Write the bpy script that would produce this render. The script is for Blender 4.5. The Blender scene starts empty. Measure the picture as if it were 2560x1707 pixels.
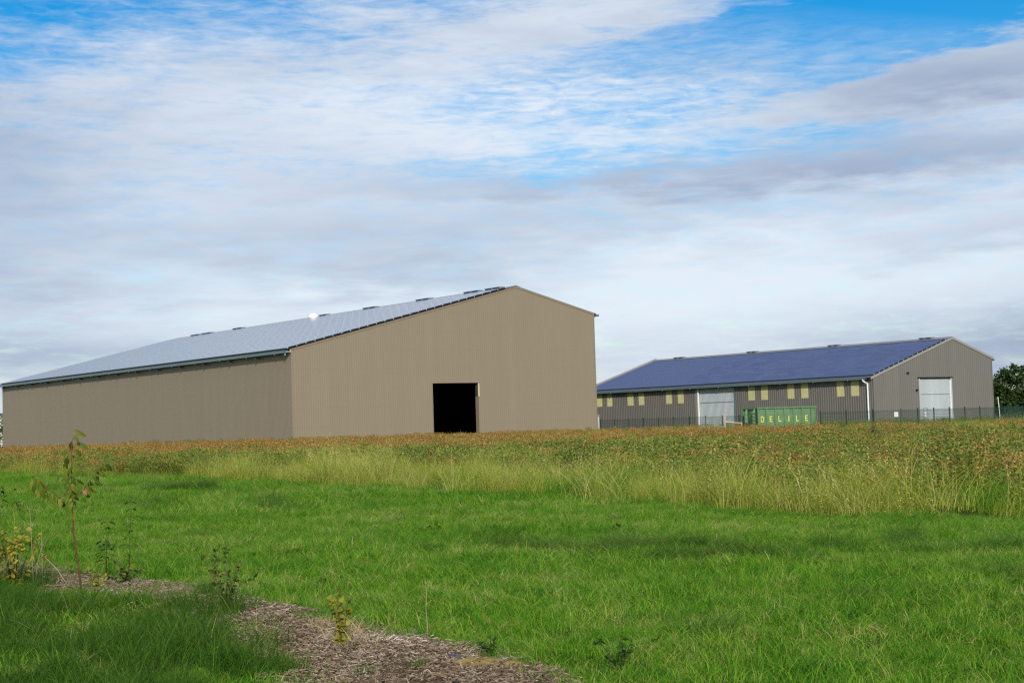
import bpy, bmesh, math, random
import numpy as np
from mathutils import Vector, Matrix, Euler

random.seed(7)
rng = np.random.default_rng(11)
sc = bpy.context.scene
COL = sc.collection
R = math.radians

# ------------------------------------------------------------------ camera
cam_data = bpy.data.cameras.new('camera')
cam_data.sensor_width = 36.0
cam_data.lens = 55.0
cam_data.clip_start = 0.1
cam_data.clip_end = 9000.0
cam = bpy.data.objects.new('camera', cam_data)
COL.objects.link(cam)
PITCH, ROLL = 0.05299, 0.02999
fw = Vector((0, math.cos(PITCH), math.sin(PITCH)))
up0 = Vector((0, -math.sin(PITCH), math.cos(PITCH)))
rt0 = Vector((1, 0, 0))
rt = rt0 * math.cos(ROLL) - up0 * math.sin(ROLL)
upv = up0 * math.cos(ROLL) + rt0 * math.sin(ROLL)
cm = Matrix.Identity(4)
for i in range(3):
    cm[i][0] = rt[i]; cm[i][1] = upv[i]; cm[i][2] = -fw[i]
cm[2][3] = 1.6
cam.matrix_world = cm
sc.camera = cam

# ------------------------------------------------------------------ sun and exposure
SUN_EL = R(27.5)
SUN_FROM = R(175.0)      # compass direction the sun stands in, measured from +Y towards +X
sun_data = bpy.data.lights.new('sun', 'SUN')
sun_data.energy = 4.0
sun_data.angle = R(0.55)
sun_data.color = (1.0, 0.945, 0.86)
sun = bpy.data.objects.new('sun', sun_data)
COL.objects.link(sun)
sun_dir = Vector((-math.sin(SUN_FROM) * math.cos(SUN_EL), -math.cos(SUN_FROM) * math.cos(SUN_EL), -math.sin(SUN_EL)))
sun.rotation_euler = sun_dir.to_track_quat('-Z', 'Y').to_euler()
sun.location = (0, -60, 60)

sc.view_settings.view_transform = 'Standard'
sc.view_settings.look = 'None'
sc.view_settings.exposure = 0.0
sc.view_settings.gamma = 1.0
sc.view_settings.use_curve_mapping = False
sc.render.engine = 'CYCLES'
sc.cycles.max_bounces = 6
sc.cycles.diffuse_bounces = 3
sc.cycles.glossy_bounces = 3
sc.cycles.transmission_bounces = 4
sc.cycles.transparent_max_bounces = 6
sc.cycles.sample_clamp_indirect = 6.0
sc.cycles.use_denoising = False
sc.cycles.filter_width = 1.3


# ------------------------------------------------------------------ node helpers
class NT:
    def __init__(self, tree):
        self.t = tree; tree.nodes.clear()
    def n(self, kind, ins=None, **props):
        nd = self.t.nodes.new(kind)
        for k, v in props.items(): setattr(nd, k, v)
        for k, v in (ins or {}).items():
            s = nd.inputs[k]
            if isinstance(v, bpy.types.NodeSocket): self.t.links.new(v, s)
            else: s.default_value = v
        return nd
    def m(self, op, a, b=0.0, c=0.0, clamp=False):
        nd = self.n('ShaderNodeMath', {0: a, 1: b, 2: c}, operation=op, use_clamp=clamp)
        return nd.outputs[0]
    def ramp(self, fac, stops, interp='LINEAR'):
        nd = self.n('ShaderNodeValToRGB', {0: fac})
        cr = nd.color_ramp; cr.interpolation = interp
        while len(cr.elements) < len(stops): cr.elements.new(0.5)
        for e, (p, c) in zip(cr.elements, stops):
            e.position = p; e.color = (*c, 1.0)
        return nd.outputs[0]
    def noise(self, vec, scale, detail=3.0, rough=0.5, dist=0.0, dim='3D'):
        nd = self.n('ShaderNodeTexNoise', {'Scale': scale, 'Detail': detail, 'Roughness': rough, 'Distortion': dist}, noise_dimensions=dim)
        if vec is not None: self.t.links.new(vec, nd.inputs['Vector'])
        return nd.outputs[0]
    def mix(self, fac, a, b):
        nd = self.n('ShaderNodeMix', None, data_type='RGBA')
        for k, v in ((0, fac), (6, a), (7, b)):
            if isinstance(v, bpy.types.NodeSocket): self.t.links.new(v, nd.inputs[k])
            elif k == 0: nd.inputs[0].default_value = v
            else: nd.inputs[k].default_value = (*v, 1.0) if len(v) == 3 else v
        return nd.outputs[2]
    def rng(self, v, a, b, c=0.0, d=1.0, smooth=False):
        nd = self.n('ShaderNodeMapRange', {0: v, 1: a, 2: b, 3: c, 4: d}, clamp=True)
        if smooth: nd.interpolation_type = 'SMOOTHSTEP'
        return nd.outputs[0]


# ------------------------------------------------------------------ sky
world = bpy.data.worlds.new('World')
sc.world = world
world.use_nodes = True
w = NT(world.node_tree)
dirv = w.n('ShaderNodeTexCoord').outputs['Generated']
sky = w.n('ShaderNodeTexSky')
sky.sky_type = 'NISHITA'
sky.sun_disc = False
sky.sun_elevation = SUN_EL
sky.sun_rotation = SUN_FROM
sky.altitude = 60.0
sky.air_density = 1.0
sky.dust_density = 0.4
sky.ozone_density = 2.2
hsv = w.n('ShaderNodeHueSaturation', {'Hue': 0.5, 'Saturation': 1.6, 'Value': 1.22, 'Color': sky.outputs[0]})
bg_sky = w.n('ShaderNodeBackground', {'Color': hsv.outputs[0], 'Strength': 0.1})

sep = w.n('ShaderNodeSeparateXYZ', {0: dirv})
az = w.m('ARCTAN2', sep.outputs[0], sep.outputs[1])
el = w.m('ARCSINE', sep.outputs[2])
A_ = w.m('MULTIPLY', az, 3.911)
E_ = w.m('MULTIPLY', el, 3.911)
# the sky is layered: noise is stretched sideways and tilts up a little to the right
stretch = w.n('ShaderNodeMapping', {'Vector': dirv, 'Rotation': (0, R(-5), 0), 'Scale': (1.0, 1.0, 3.6)}).outputs[0]
stretch2 = w.n('ShaderNodeMapping', {'Vector': dirv, 'Rotation': (0, R(-4), 0), 'Scale': (1.0, 1.0, 5.5)}).outputs[0]
n_big = w.noise(stretch, 7.0, 4.0, 0.55)
n_mid = w.noise(stretch, 20.0, 7.0, 0.6, 0.3)
n_fine = w.noise(stretch2, 46.0, 6.0, 0.62, 0.5)
n_strk = w.noise(stretch2, 15.0, 5.0, 0.55, 0.2)
wx = w.m('MULTIPLY', w.m('SUBTRACT', n_mid, 0.5), 0.42)
wy = w.m('MULTIPLY', w.m('SUBTRACT', n_strk, 0.5), 0.16)
Q = w.n('ShaderNodeCombineXYZ', {0: w.m('ADD', A_, wx), 1: w.m('ADD', E_, wy), 2: 0.0}).outputs[0]

def blob(a, e, sx, sy, rot, wt):
    mp = w.n('ShaderNodeMapping', {'Vector': Q, 'Location': (a, e, 0), 'Rotation': (0, 0, R(rot)), 'Scale': (sx, sy, 1)}, vector_type='TEXTURE')
    g = w.n('ShaderNodeTexGradient', {0: mp.outputs[0]}, gradient_type='SPHERICAL')
    return w.m('MULTIPLY', w.rng(g.outputs[1], 0.0, 1.0, 0.0, 1.0, True), wt)

def total(start, blobs):
    s = start
    for b in blobs: s = w.m('ADD', s, blob(*b))
    return s

COVER = [(1.12, 1.02, 1.15, .27, 0, -1.40), (.62, .87, .95, .17, 4, -.80), (.30, .83, .7, .11, 2, -.42), (.42, .72, .9, .15, 5, -.36),
         (-1.30, 1.02, .62, .34, 12, -.85), (-.74, 1.06, .6, .14, 0, -.62), (-.08, 1.08, .5, .12, 0, -.70), (-.55, .97, .7, .10, 4, -.25),
         (.95, .69, 1.0, .07, 5, -.55), (.75, .53, 1.0, .06, 2, -.22), (-.03, .78, .3, .05, 0, -.28), (.05, .64, .6, .06, 0, -.32),
         (1.25, .80, .95, .15, 7, 1.15), (.30, 1.02, .9, .10, 0, .42), (.22, .70, .5, .12, 0, .15)]
streak = w.m('ADD', w.m('MULTIPLY', w.m('SUBTRACT', n_fine, 0.5), 1.0), w.m('MULTIPLY', w.m('SUBTRACT', n_strk, 0.5), 0.5))
cov0 = w.m('ADD', 0.83, w.m('ADD', w.m('MULTIPLY', w.m('SUBTRACT', n_mid, 0.5), 0.8), streak))
veil = w.rng(w.m('ADD', E_, w.m('MULTIPLY', w.m('SUBTRACT', w.m('ABSOLUTE', A_), 0.95), 0.17)), 0.97, 0.72, 0.0, 0.64)
wisp = w.m('ADD', 0.92, w.m('ADD', w.m('MULTIPLY', w.m('SUBTRACT', n_fine, 0.5), 2.6), w.m('MULTIPLY', w.m('SUBTRACT', n_mid, 0.5), 1.6)))
veil = w.m('MINIMUM', w.m('MULTIPLY', veil, w.m('MAXIMUM', wisp, 0.25)), 0.95)
cover = w.m('MAXIMUM', w.rng(total(cov0, COVER), -0.18, 1.0, 0.0, 0.98, True), veil)
SHADE = [(1.15, .79, .95, .13, 7, .60), (-1.30, .58, .6, .5, 0, .40), (.95, .62, 1.3, .085, 2, .50), (-.2, .48, 1.2, .16, 1, .22),
         (1.25, .16, .9, .17, 4, .55), (-1.15, .19, .9, .12, -3, .42), (.0, .60, 1.1, .07, 0, .18), (-.2, .37, .7, .10, -4, .22), (1.2, .42, .8, .07, 6, .28),
         (.17, .74, .75, .17, 0, -.45), (.62, .34, 1.5, .20, 2, -.38), (-.2, .80, .9, .16, 5, -.22), (-.5, .30, .8, .08, 3, -.18)]
sh0 = w.m('ADD', 0.34, w.m('ADD', w.m('MULTIPLY', w.m('SUBTRACT', n_strk, 0.5), 0.55), w.m('MULTIPLY', w.m('SUBTRACT', n_big, 0.5), 0.45)))
shade = w.m('MULTIPLY', total(sh0, SHADE), 1.0, clamp=True)
ccol = w.ramp(shade, [(0.0, (.78, .85, .94)), (.3, (.66, .735, .845)), (.6, (.52, .60, .73)), (1.0, (.35, .425, .58))])
bg_cloud = w.n('ShaderNodeBackground', {'Color': ccol, 'Strength': 1.0})
mixs = w.n('ShaderNodeMixShader', {0: cover, 1: bg_sky.outputs[0], 2: bg_cloud.outputs[0]})
w.n('ShaderNodeOutputWorld', {0: mixs.outputs[0]})
world.cycles.sampling_method = 'MANUAL'
world.cycles.sample_map_resolution = 1024


# ------------------------------------------------------------------ materials
MATS = {}
def mat(name, build):
    if name in MATS: return MATS[name]
    m = bpy.data.materials.new(name); m.use_nodes = True
    t = NT(m.node_tree)
    sh = build(t)
    t.n('ShaderNodeOutputMaterial', {0: sh})
    MATS[name] = m
    return m

def pbr(t, col, rough=0.5, metal=0.0, spec=0.5, bump=None, bstr=0.2, bdist=0.02, ior=None):
    ins = {'Roughness': rough, 'Metallic': metal, 'Specular IOR Level': spec}
    nd = t.n('ShaderNodeBsdfPrincipled', ins)
    if isinstance(col, bpy.types.NodeSocket): t.t.links.new(col, nd.inputs['Base Color'])
    else: nd.inputs['Base Color'].default_value = (*col, 1)
    if ior: nd.inputs['IOR'].default_value = ior
    if bump is not None:
        b = t.n('ShaderNodeBump', {'Strength': bstr, 'Distance': bdist, 'Height': bump})
        t.t.links.new(b.outputs[0], nd.inputs['Normal'])
    return nd.outputs[0]

def painted_metal(base, var=0.06, rough=0.45, spec=0.4, grime=0.12, sheets=0.0):
    def b(t):
        oc = t.n('ShaderNodeTexCoord').outputs['Object']
        st = t.n('ShaderNodeMapping', {'Vector': oc, 'Scale': (1, 1, 0.12)}).outputs[0]
        a = t.noise(st, 0.9, 4, 0.6)
        g = t.noise(oc, 5.0, 5, 0.65)
        d = tuple(c * (1 - var * 2) for c in base); l = tuple(min(1, c * (1 + var)) for c in base)
        c = t.mix(t.rng(a, .3, .7), d, l)
        c = t.mix(t.rng(g, .52, .78, 0.0, grime), c, tuple(c_ * .6 for c_ in base))
        if sheets:
            # sheet widths differ a little in tone; faint screw lines follow the rails behind the sheets
            sp_ = t.n('ShaderNodeSeparateXYZ', {0: oc})
            along = t.m('ADD', sp_.outputs[0], sp_.outputs[1])
            wn = t.n('ShaderNodeTexWhiteNoise', {'W': t.m('FLOOR', along)}, noise_dimensions='1D').outputs[0]
            k = t.m('ADD', 1.0, t.m('MULTIPLY', t.m('SUBTRACT', wn, .5), sheets))
            fz = t.m('FRACT', t.m('DIVIDE', sp_.outputs[2], 1.85))
            line = t.m('MULTIPLY', t.m('LESS_THAN', fz, .045), t.rng(t.noise(oc, 2.6, 3, .6), .42, .62))
            k = t.m('SUBTRACT', k, t.m('MULTIPLY', line, .07))
            lap = t.m('MULTIPLY', t.m('LESS_THAN', t.m('FRACT', along), .035), .05)
            k = t.m('SUBTRACT', k, lap)
            c = t.n('ShaderNodeVectorMath', {0: c, 'Scale': k}, operation='SCALE').outputs[0]
        return pbr(t, c, rough, 0.0, spec, g, 0.06)
    return b

M_TAUPE = mat('taupe_cladding', painted_metal((.236, .192, .134), .014, .55, .3, .09, .028))
M_GREYCLAD = mat('grey_cladding', painted_metal((.148, .138, .122), .04, .5, .35, .16, .05))
M_WHITE_DOOR = mat('pale_door_sheet', painted_metal((.40, .44, .455), .05, .5, .35, .18))
M_WHITE = mat('white_paint', painted_metal((.78, .80, .80), .03, .45, .4, .08))
M_GUTTER = mat('teal_grey_steel', painted_metal((.115, .175, .19), .06, .4, .5, .15))
M_DARKROOF = mat('dark_blue_roof_sheet', painted_metal((.05, .066, .092), .08, .45, .45, .1))
M_LIGHTTRIM = mat('light_grey_trim', painted_metal((.27, .26, .24), .04, .5, .4, .1))
M_BLACK = mat('black_gap_shade_and_fittings', lambda t: pbr(t, (.012, .012, .013), .7, 0, .2))  # black fittings, and the painted shade along the panel edge
M_DARKSTEEL = mat('dark_steel', painted_metal((.05, .055, .065), .1, .45, .5, .2))
M_GREENPOST = mat('dark_green_coating', painted_metal((.012, .045, .032), .1, .45, .5, .1))
M_ALU = mat('aluminium', lambda t: pbr(t, (.72, .74, .76), .38, .85, .5))
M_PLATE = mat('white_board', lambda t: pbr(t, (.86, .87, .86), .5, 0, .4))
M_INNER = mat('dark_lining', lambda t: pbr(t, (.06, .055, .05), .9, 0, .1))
M_YELLOWTRIM = mat('yellow_edge', lambda t: pbr(t, (.62, .50, .22), .5, 0, .3))
M_PINE = mat('raw_pine', painted_metal((.46, .36, .26), .12, .75, .2, .2))

def translucent_sheet(t):
    oc = t.n('ShaderNodeTexCoord').outputs['Object']
    st = t.n('ShaderNodeMapping', {'Vector': oc, 'Scale': (6, 6, 0.4)}).outputs[0]
    a = t.noise(st, 1.5, 4, .6)
    return pbr(t, t.mix(t.rng(a, .3, .7), (.40, .38, .18), (.53, .50, .25)), .55, 0, .35)
M_VENT = mat('blue_grey_vent_sheet', painted_metal((.13, .17, .25), .05, .45, .4, .1))
M_FIBRE = mat('yellowed_fibreglass', translucent_sheet)

def pv(c1, c2, rough, spec, each=.1):
    def b(t):
        g = t.n('ShaderNodeNewGeometry').outputs['Position']
        oi = t.n('ShaderNodeObjectInfo').outputs['Random']
        n = t.noise(g, 2.2, 3, .6)
        c = t.mix(t.m('ADD', t.m('MULTIPLY', n, 1 - each), t.m('MULTIPLY', oi, each)), c1, c2)
        return pbr(t, c, rough, 0, spec, None)
    return b
M_PV_BLUE = mat('blue_polycrystalline_glass', pv((.044, .068, .158), (.076, .106, .215), .38, .015, .45))
M_PV_DARK = mat('dark_monocrystalline_glass', pv((.150, .170, .212), (.160, .180, .222), .12, .9))
M_PV_FRAME = mat('panel_frame', lambda t: pbr(t, (.065, .085, .16), .5, .0, .10))
M_PV_FRAME2 = mat('grey_panel_frame', lambda t: pbr(t, (.145, .165, .205), .14, 0, .85))
M_RIDGE = mat('grey_ridge_sheet', painted_metal((.15, .155, .165), .05, .5, .35, .1))
M_RAILGREY = mat('grey_rail', lambda t: pbr(t, (.06, .07, .09), .5, 0, .3))
M_RAILBLUE = mat('blue_grey_rail', lambda t: pbr(t, (.075, .085, .13), .5, 0, .2))

def container_green(t):
    oc = t.n('ShaderNodeTexCoord').outputs['Object']
    a = t.noise(oc, 1.4, 5, .65); st = t.n('ShaderNodeMapping', {'Vector': oc, 'Scale': (3, 3, .4)}).outputs[0]
    s = t.noise(st, 2.0, 5, .6)
    c = t.mix(t.rng(a, .3, .7), (.085, .175, .085), (.135, .235, .12))
    c = t.mix(t.rng(s, .52, .70, 0, .65), c, (.085, .075, .04))
    return pbr(t, c, .6, 0, .3, a, .1)
M_CONT = mat('chipped_green_paint', container_green)
M_LETTER = mat('yellow_stencil_paint', lambda t: pbr(t, t.mix(t.rng(t.noise(t.n('ShaderNodeTexCoord').outputs['Object'], 9, 4, .6), .45, .7), (.72, .62, .06), (.55, .50, .10)), .6, 0, .3))
M_RUST = mat('rusty_iron', painted_metal((.07, .045, .03), .2, .8, .2, .3))

def leafmat(name, stops, trans=0.32, patch=None, rough=0.5, spec=0.3):
    """leaf colour from the per-leaf attribute tint, varied over the field by world noise"""
    def b(t):
        at = t.n('ShaderNodeAttribute', attribute_name='tint').outputs['Fac']
        pos = t.n('ShaderNodeNewGeometry').outputs['Position']
        oi = t.n('ShaderNodeObjectInfo').outputs['Random']
        f = t.m('ADD', t.m('MULTIPLY', at, .74), t.m('MULTIPLY', oi, .14))
        flat = t.n('ShaderNodeMapping', {'Vector': pos, 'Scale': (1, 1, 0)}).outputs[0]
        if patch:
            n1 = t.noise(flat, patch[0], 3, .55); n2 = t.noise(flat, patch[1], 3, .6)
            if len(patch) > 4: f = t.m('ADD', f, t.m('MULTIPLY', t.m('SUBTRACT', t.noise(flat, patch[4], 3, .6), .5), patch[5]))
            f = t.m('ADD', f, t.m('ADD', t.m('MULTIPLY', t.m('SUBTRACT', n1, .5), patch[2]), t.m('MULTIPLY', t.m('SUBTRACT', n2, .5), patch[3])))
        c = t.ramp(t.m('ADD', f, 0.06), stops)
        p = pbr(t, c, rough, 0, spec)
        tr = t.n('ShaderNodeBsdfTranslucent', {0: c})
        return t.n('ShaderNodeMixShader', {0: trans, 1: p, 2: tr.outputs[0]}).outputs[0]
    return mat(name, b)

G_SHORT = leafmat('meadow_blade', [(0.0, (.017, .073, .005)), (.24, (.045, .160, .007)), (.50, (.103, .285, .012)), (.70, (.195, .340, .022)), (.86, (.31, .325, .07)), (1.0, (.50, .42, .22))], .33, (.25, 1.1, .65, .65, 4.5, .9), .6, .12)
G_LUSH = leafmat('lush_blade', [(0.0, (.022, .075, .010)), (.4, (.050, .120, .012)), (.75, (.11, .19, .022)), (1.0, (.2, .25, .06))], .28, (.4, 1.6, .5, .5), .6, .15)
G_TALL = leafmat('seeding_blade', [(0.0, (.075, .15, .008)), (.25, (.17, .26, .015)), (.5, (.30, .35, .038)), (.75, (.47, .44, .12)), (.97, (.62, .53, .26))], .34, (.12, .7, .5, .3), .6, .12)
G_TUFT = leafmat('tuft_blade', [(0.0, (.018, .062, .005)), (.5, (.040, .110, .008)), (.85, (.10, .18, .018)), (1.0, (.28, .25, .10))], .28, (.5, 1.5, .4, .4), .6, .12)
L_SOYDRY = leafmat('ripe_crop_leaf', [(0.0, (.09, .045, .018)), (.25, (.22, .105, .030)), (.5, (.42, .225, .045)), (.72, (.46, .31, .075)), (.88, (.24, .225, .05)), (1.0, (.11, .15, .025))], .3, (.10, .6, .35, .35))
L_SOYGREEN = leafmat('green_crop_leaf', [(0.0, (.040, .085, .012)), (.4, (.115, .175, .020)), (.7, (.235, .265, .033)), (.9, (.36, .31, .05)), (1.0, (.33, .17, .03))], .3, (.10, .6, .4, .4))
L_CLOVER = leafmat('clover_leaf', [(0.0, (.028, .080, .008)), (.6, (.06, .13, .012)), (1.0, (.11, .18, .02))], .25, None, .6, .15)
L_SAPLING = leafmat('sapling_leaf', [(0.0, (.030, .060, .006)), (.35, (.085, .125, .010)), (.7, (.17, .21, .020)), (1.0, (.25, .23, .03))], .35, None, .55, .2)  # wide tint range puts lit and shaded leaf sides into the colour
L_PINK = leafmat('reddened_leaf', [(0.0, (.42, .13, .085)), (1.0, (.48, .18, .12))], .35)
L_YELLOW = leafmat('yellowing_leaf', [(0.0, (.075, .12, .012)), (.4, (.20, .21, .018)), (.75, (.38, .32, .022)), (1.0, (.45, .22, .03))], .35)
L_DARKWEED = leafmat('dark_weed_leaf', [(0.0, (.012, .030, .006)), (.6, (.034, .060, .008)), (1.0, (.10, .10, .015))], .25, None, .7, .1)
L_TREE = leafmat('tree_leaf', [(0.0, (.018, .040, .010)), (.5, (.040, .080, .016)), (1.0, (.095, .120, .028))], .25)
L_TREE2 = leafmat('hedge_leaf', [(0.0, (.035, .075, .010)), (.6, (.075, .135, .016)), (1.0, (.14, .17, .02))], .25)
L_FAR = leafmat('far_wood_leaf', [(0.0, (.020, .044, .030)), (1.0, (.040, .075, .045))], .2)
L_WHITE = leafmat('white_blossom', [(0.0, (.70, .68, .55)), (1.0, (.85, .83, .75))], .2)
L_DOCK = leafmat('dock_seed', [(0.0, (.035, .014, .014)), (.6, (.075, .03, .026)), (1.0, (.12, .055, .03))], .15)
L_CHIP = leafmat('wood_chip', [(0.0, (.038, .024, .014)), (.30, (.115, .078, .048)), (.62, (.245, .182, .122)), (.86, (.41, .335, .25)), (1.0, (.60, .54, .46))], .0, (.6, 2.4, .55, .5), .85, .15)
L_YFLOWER = leafmat('yellow_petal', [(0.0, (.75, .58, .02)), (1.0, (.8, .66, .05))], .2)
L_PFLOWER = leafmat('pink_petal', [(0.0, (.42, .20, .34)), (1.0, (.55, .42, .50))], .2)

def bark(c1, c2):
    def b(t):
        oc = t.n('ShaderNodeTexCoord').outputs['Object']
        n = t.noise(t.n('ShaderNodeMapping', {'Vector': oc, 'Scale': (8, 8, 30)}).outputs[0], 1.0, 4, .6)
        return pbr(t, t.mix(t.rng(n, .3, .7), c1, c2), .7, 0, .2, n, .3)
    return b
M_REDBARK = mat('reddish_bark', bark((.075, .028, .012), (.14, .060, .028)))
M_GREYBARK = mat('grey_bark', bark((.07, .055, .04), (.14, .115, .09)))
M_DRYSTEM = mat('dry_stem', bark((.20, .165, .095), (.34, .28, .17)))
M_DARKSTEM = mat('dark_stem', bark((.02, .022, .014), (.05, .045, .03)))

def ground_mat(t):
    pos = t.n('ShaderNodeNewGeometry').outputs['Position']
    a = t.noise(pos, .25, 5, .6); b = t.noise(pos, 3.0, 6, .65); f = t.noise(pos, 22.0, 5, .7)
    c = t.mix(t.rng(a, .35, .65), (.035, .070, .010), (.065, .105, .014))
    c = t.mix(t.rng(b, .5, .75, 0, .7), c, (.095, .085, .030))
    c = t.mix(t.rng(f, .4, .7, 0, .6), c, (.03, .045, .008))
    return pbr(t, c, .95, 0, .05, f, .6, .05)
M_GROUND = mat('grassy_soil', ground_mat)

def mulch_mat(t):
    pos = t.n('ShaderNodeNewGeometry').outputs['Position']
    a = t.noise(pos, 1.6, 5, .6); f = t.noise(pos, 30.0, 6, .7)
    c = t.mix(t.rng(f, .35, .68), (.035, .022, .013), (.13, .090, .058))
    c = t.mix(t.rng(a, .52, .68, 0, .7), c, (.14, .075, .032))
    return pbr(t, c, .95, 0, .05, f, .8, .03)
M_MULCH = mat('shredded_mulch', mulch_mat)
M_SAND = mat('ochre_subsoil', lambda t: pbr(t, t.mix(t.rng(t.noise(t.n('ShaderNodeNewGeometry').outputs['Position'], 25, 6, .7), .35, .65), (.20, .13, .04), (.33, .24, .085)), .95, 0, .05, t.noise(t.n('ShaderNodeNewGeometry').outputs['Position'], 40, 4, .7), .8, .02))
def hill_mat(t):
    pos = t.n('ShaderNodeNewGeometry').outputs['Position']
    n = t.noise(pos, .012, 5, .6); f = t.noise(pos, .12, 5, .7)
    c = t.mix(t.rng(n, .45, .55), (.022, .050, .038), (.075, .125, .050))
    c = t.mix(t.rng(f, .4, .7, 0, .5), c, (.018, .038, .030))
    return pbr(t, c, .95, 0, .05)
M_HILL = mat('far_hill', hill_mat)


# ------------------------------------------------------------------ object helpers
def tag(o, label=None, cat=None, group=None, kind=None):
    if label: o['label'] = label
    if cat: o['category'] = cat
    if group: o['group'] = group
    if kind: o['kind'] = kind
    return o

def empty(name, loc, label, cat, rz=0.0, group=None):
    o = bpy.data.objects.new(name, None); COL.objects.link(o)
    o.empty_display_size = 0.3
    o.location = loc; o.rotation_euler = (0, 0, rz)
    return tag(o, label, cat, group)

def link(name, me, parent=None, mats=None, loc=None, rot=None, scale=None):
    if mats is not None and len(me.materials) == 0:
        for m in (mats if isinstance(mats, (list, tuple)) else [mats]): me.materials.append(m)
    o = bpy.data.objects.new(name, me); COL.objects.link(o)
    if parent is not None: o.parent = parent
    if loc is not None: o.location = loc
    if rot is not None: o.rotation_euler = rot
    if scale is not None: o.scale = scale
    return o

class MB:
    """collects shapes into one mesh"""
    def __init__(self): self.v = []; self.f = []; self.mi = []; self.t = []
    def add(self, vs, fs, mi=0, tint=None):
        b = len(self.v); self.v += [tuple(p) for p in vs]
        self.f += [tuple(i + b for i in f) for f in fs]; self.mi += [mi] * len(fs)
        self.t += [tint if tint is not None else 0.5] * len(vs)
    def box(self, a, b, mi=0):
        (x0, y0, z0), (x1, y1, z1) = a, b
        vs = [(x0, y0, z0), (x1, y0, z0), (x1, y1, z0), (x0, y1, z0), (x0, y0, z1), (x1, y0, z1), (x1, y1, z1), (x0, y1, z1)]
        self.add(vs, [(0, 3, 2, 1), (4, 5, 6, 7), (0, 1, 5, 4), (1, 2, 6, 5), (2, 3, 7, 6), (3, 0, 4, 7)], mi)
    def tube(self, pts, rad, n=6, mi=0, caps=True, tint=None):
        pts = [Vector(p) for p in pts]
        rads = rad if isinstance(rad, (list, tuple)) else [rad] * len(pts)
        rings = []; vs = []
        for i, p in enumerate(pts):
            d = (pts[min(i + 1, len(pts) - 1)] - pts[max(i - 1, 0)]).normalized()
            ref = Vector((0, 0, 1)) if abs(d.z) < .9 else Vector((1, 0, 0))
            s = d.cross(ref).normalized(); u = s.cross(d).normalized()
            for k in range(n):
                a = 2 * math.pi * k / n
                vs.append(p + (s * math.cos(a) + u * math.sin(a)) * rads[i])
        fs = []
        for i in range(len(pts) - 1):
            for k in range(n):
                k2 = (k + 1) % n
                fs.append((i * n + k, i * n + k2, (i + 1) * n + k2, (i + 1) * n + k))
        if caps:
            fs.append(tuple(range(n - 1, -1, -1))); fs.append(tuple((len(pts) - 1) * n + k for k in range(n)))
        self.add(vs, fs, mi, tint)
    def mesh(self, name, smooth=False, tints=False):
        me = bpy.data.meshes.new(name); me.from_pydata(self.v, [], self.f)
        me.polygons.foreach_set('material_index', self.mi)
        if smooth: me.polygons.foreach_set('use_smooth', [True] * len(self.f))
        if tints:
            at = me.attributes.new('tint', 'FLOAT', 'POINT'); at.data.foreach_set('value', self.t)
        me.update(); return me
    def obj(self, name, mats, parent=None, smooth=False, tints=False):
        return link(name, self.mesh(name, smooth, tints), parent, mats)

def gz(x, y):
    """height of the field: a low rise under the crop, small undulations"""
    x = np.asarray(x, float); y = np.asarray(y, float)
    t = np.clip((y - 42) / 45.0, 0, 1); t = t * t * (3 - 2 * t)
    und = .025 * np.sin(x * .9 + 1.3 * np.sin(y * .31)) * np.sin(y * .55 + .7) + .03 * np.sin(x * .23 + y * .17)
    near = np.clip((y - 3) / 6, 0, 1)
    return .12 * t + und * near * (1 - t)


# ------------------------------------------------------------------ setting: ground, hills
def grid_mesh(name, xs, ys, zf):
    X, Y = np.meshgrid(xs, ys); Zv = zf(X, Y)
    v = np.stack([X.ravel(), Y.ravel(), Zv.ravel()], 1)
    nx, ny = len(xs), len(ys)
    f = [(j * nx + i, j * nx + i + 1, (j + 1) * nx + i + 1, (j + 1) * nx + i) for j in range(ny - 1) for i in range(nx - 1)]
    me = bpy.data.meshes.new(name); me.from_pydata(v.tolist(), [], f)
    me.polygons.foreach_set('use_smooth', [True] * len(f)); me.update()
    return me
xs = np.concatenate([np.linspace(-4000, -120, 14), np.linspace(-90, -14, 24), np.linspace(-12, 14, 66), np.linspace(18, 90, 24), np.linspace(120, 4000, 14)])
ys = np.concatenate([np.linspace(-900, -20, 8), np.linspace(-12, 4, 8), np.linspace(5, 50, 150), np.linspace(52, 130, 40), np.linspace(150, 600, 14), np.linspace(900, 6000, 8)])
tag(link('ground', grid_mesh('ground', xs, ys, gz), None, M_GROUND), kind='structure')

def hill(name, x0, x1, y0, y1, fn):
    tag(link(name, grid_mesh(name, np.linspace(x0, x1, 60), np.linspace(y0, y1, 16), fn), None, M_HILL), kind='structure')
def hz(X, Y, yc, wdt, hgt, ph):
    return -1.0 + (hgt + 1) * np.exp(-((Y - yc) / wdt) ** 2) * (1 + .14 * np.sin(X * .011 + ph) + .08 * np.sin(X * .031 + 2 * ph))
hill('hills', -1500, 300, 900, 1900, lambda X, Y: hz(X, Y, 1400, 220, 23, .4))
hill('hills_beyond', 100, 1500, 520, 1100, lambda X, Y: hz(X, Y, 800, 130, 12, 1.9))

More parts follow.
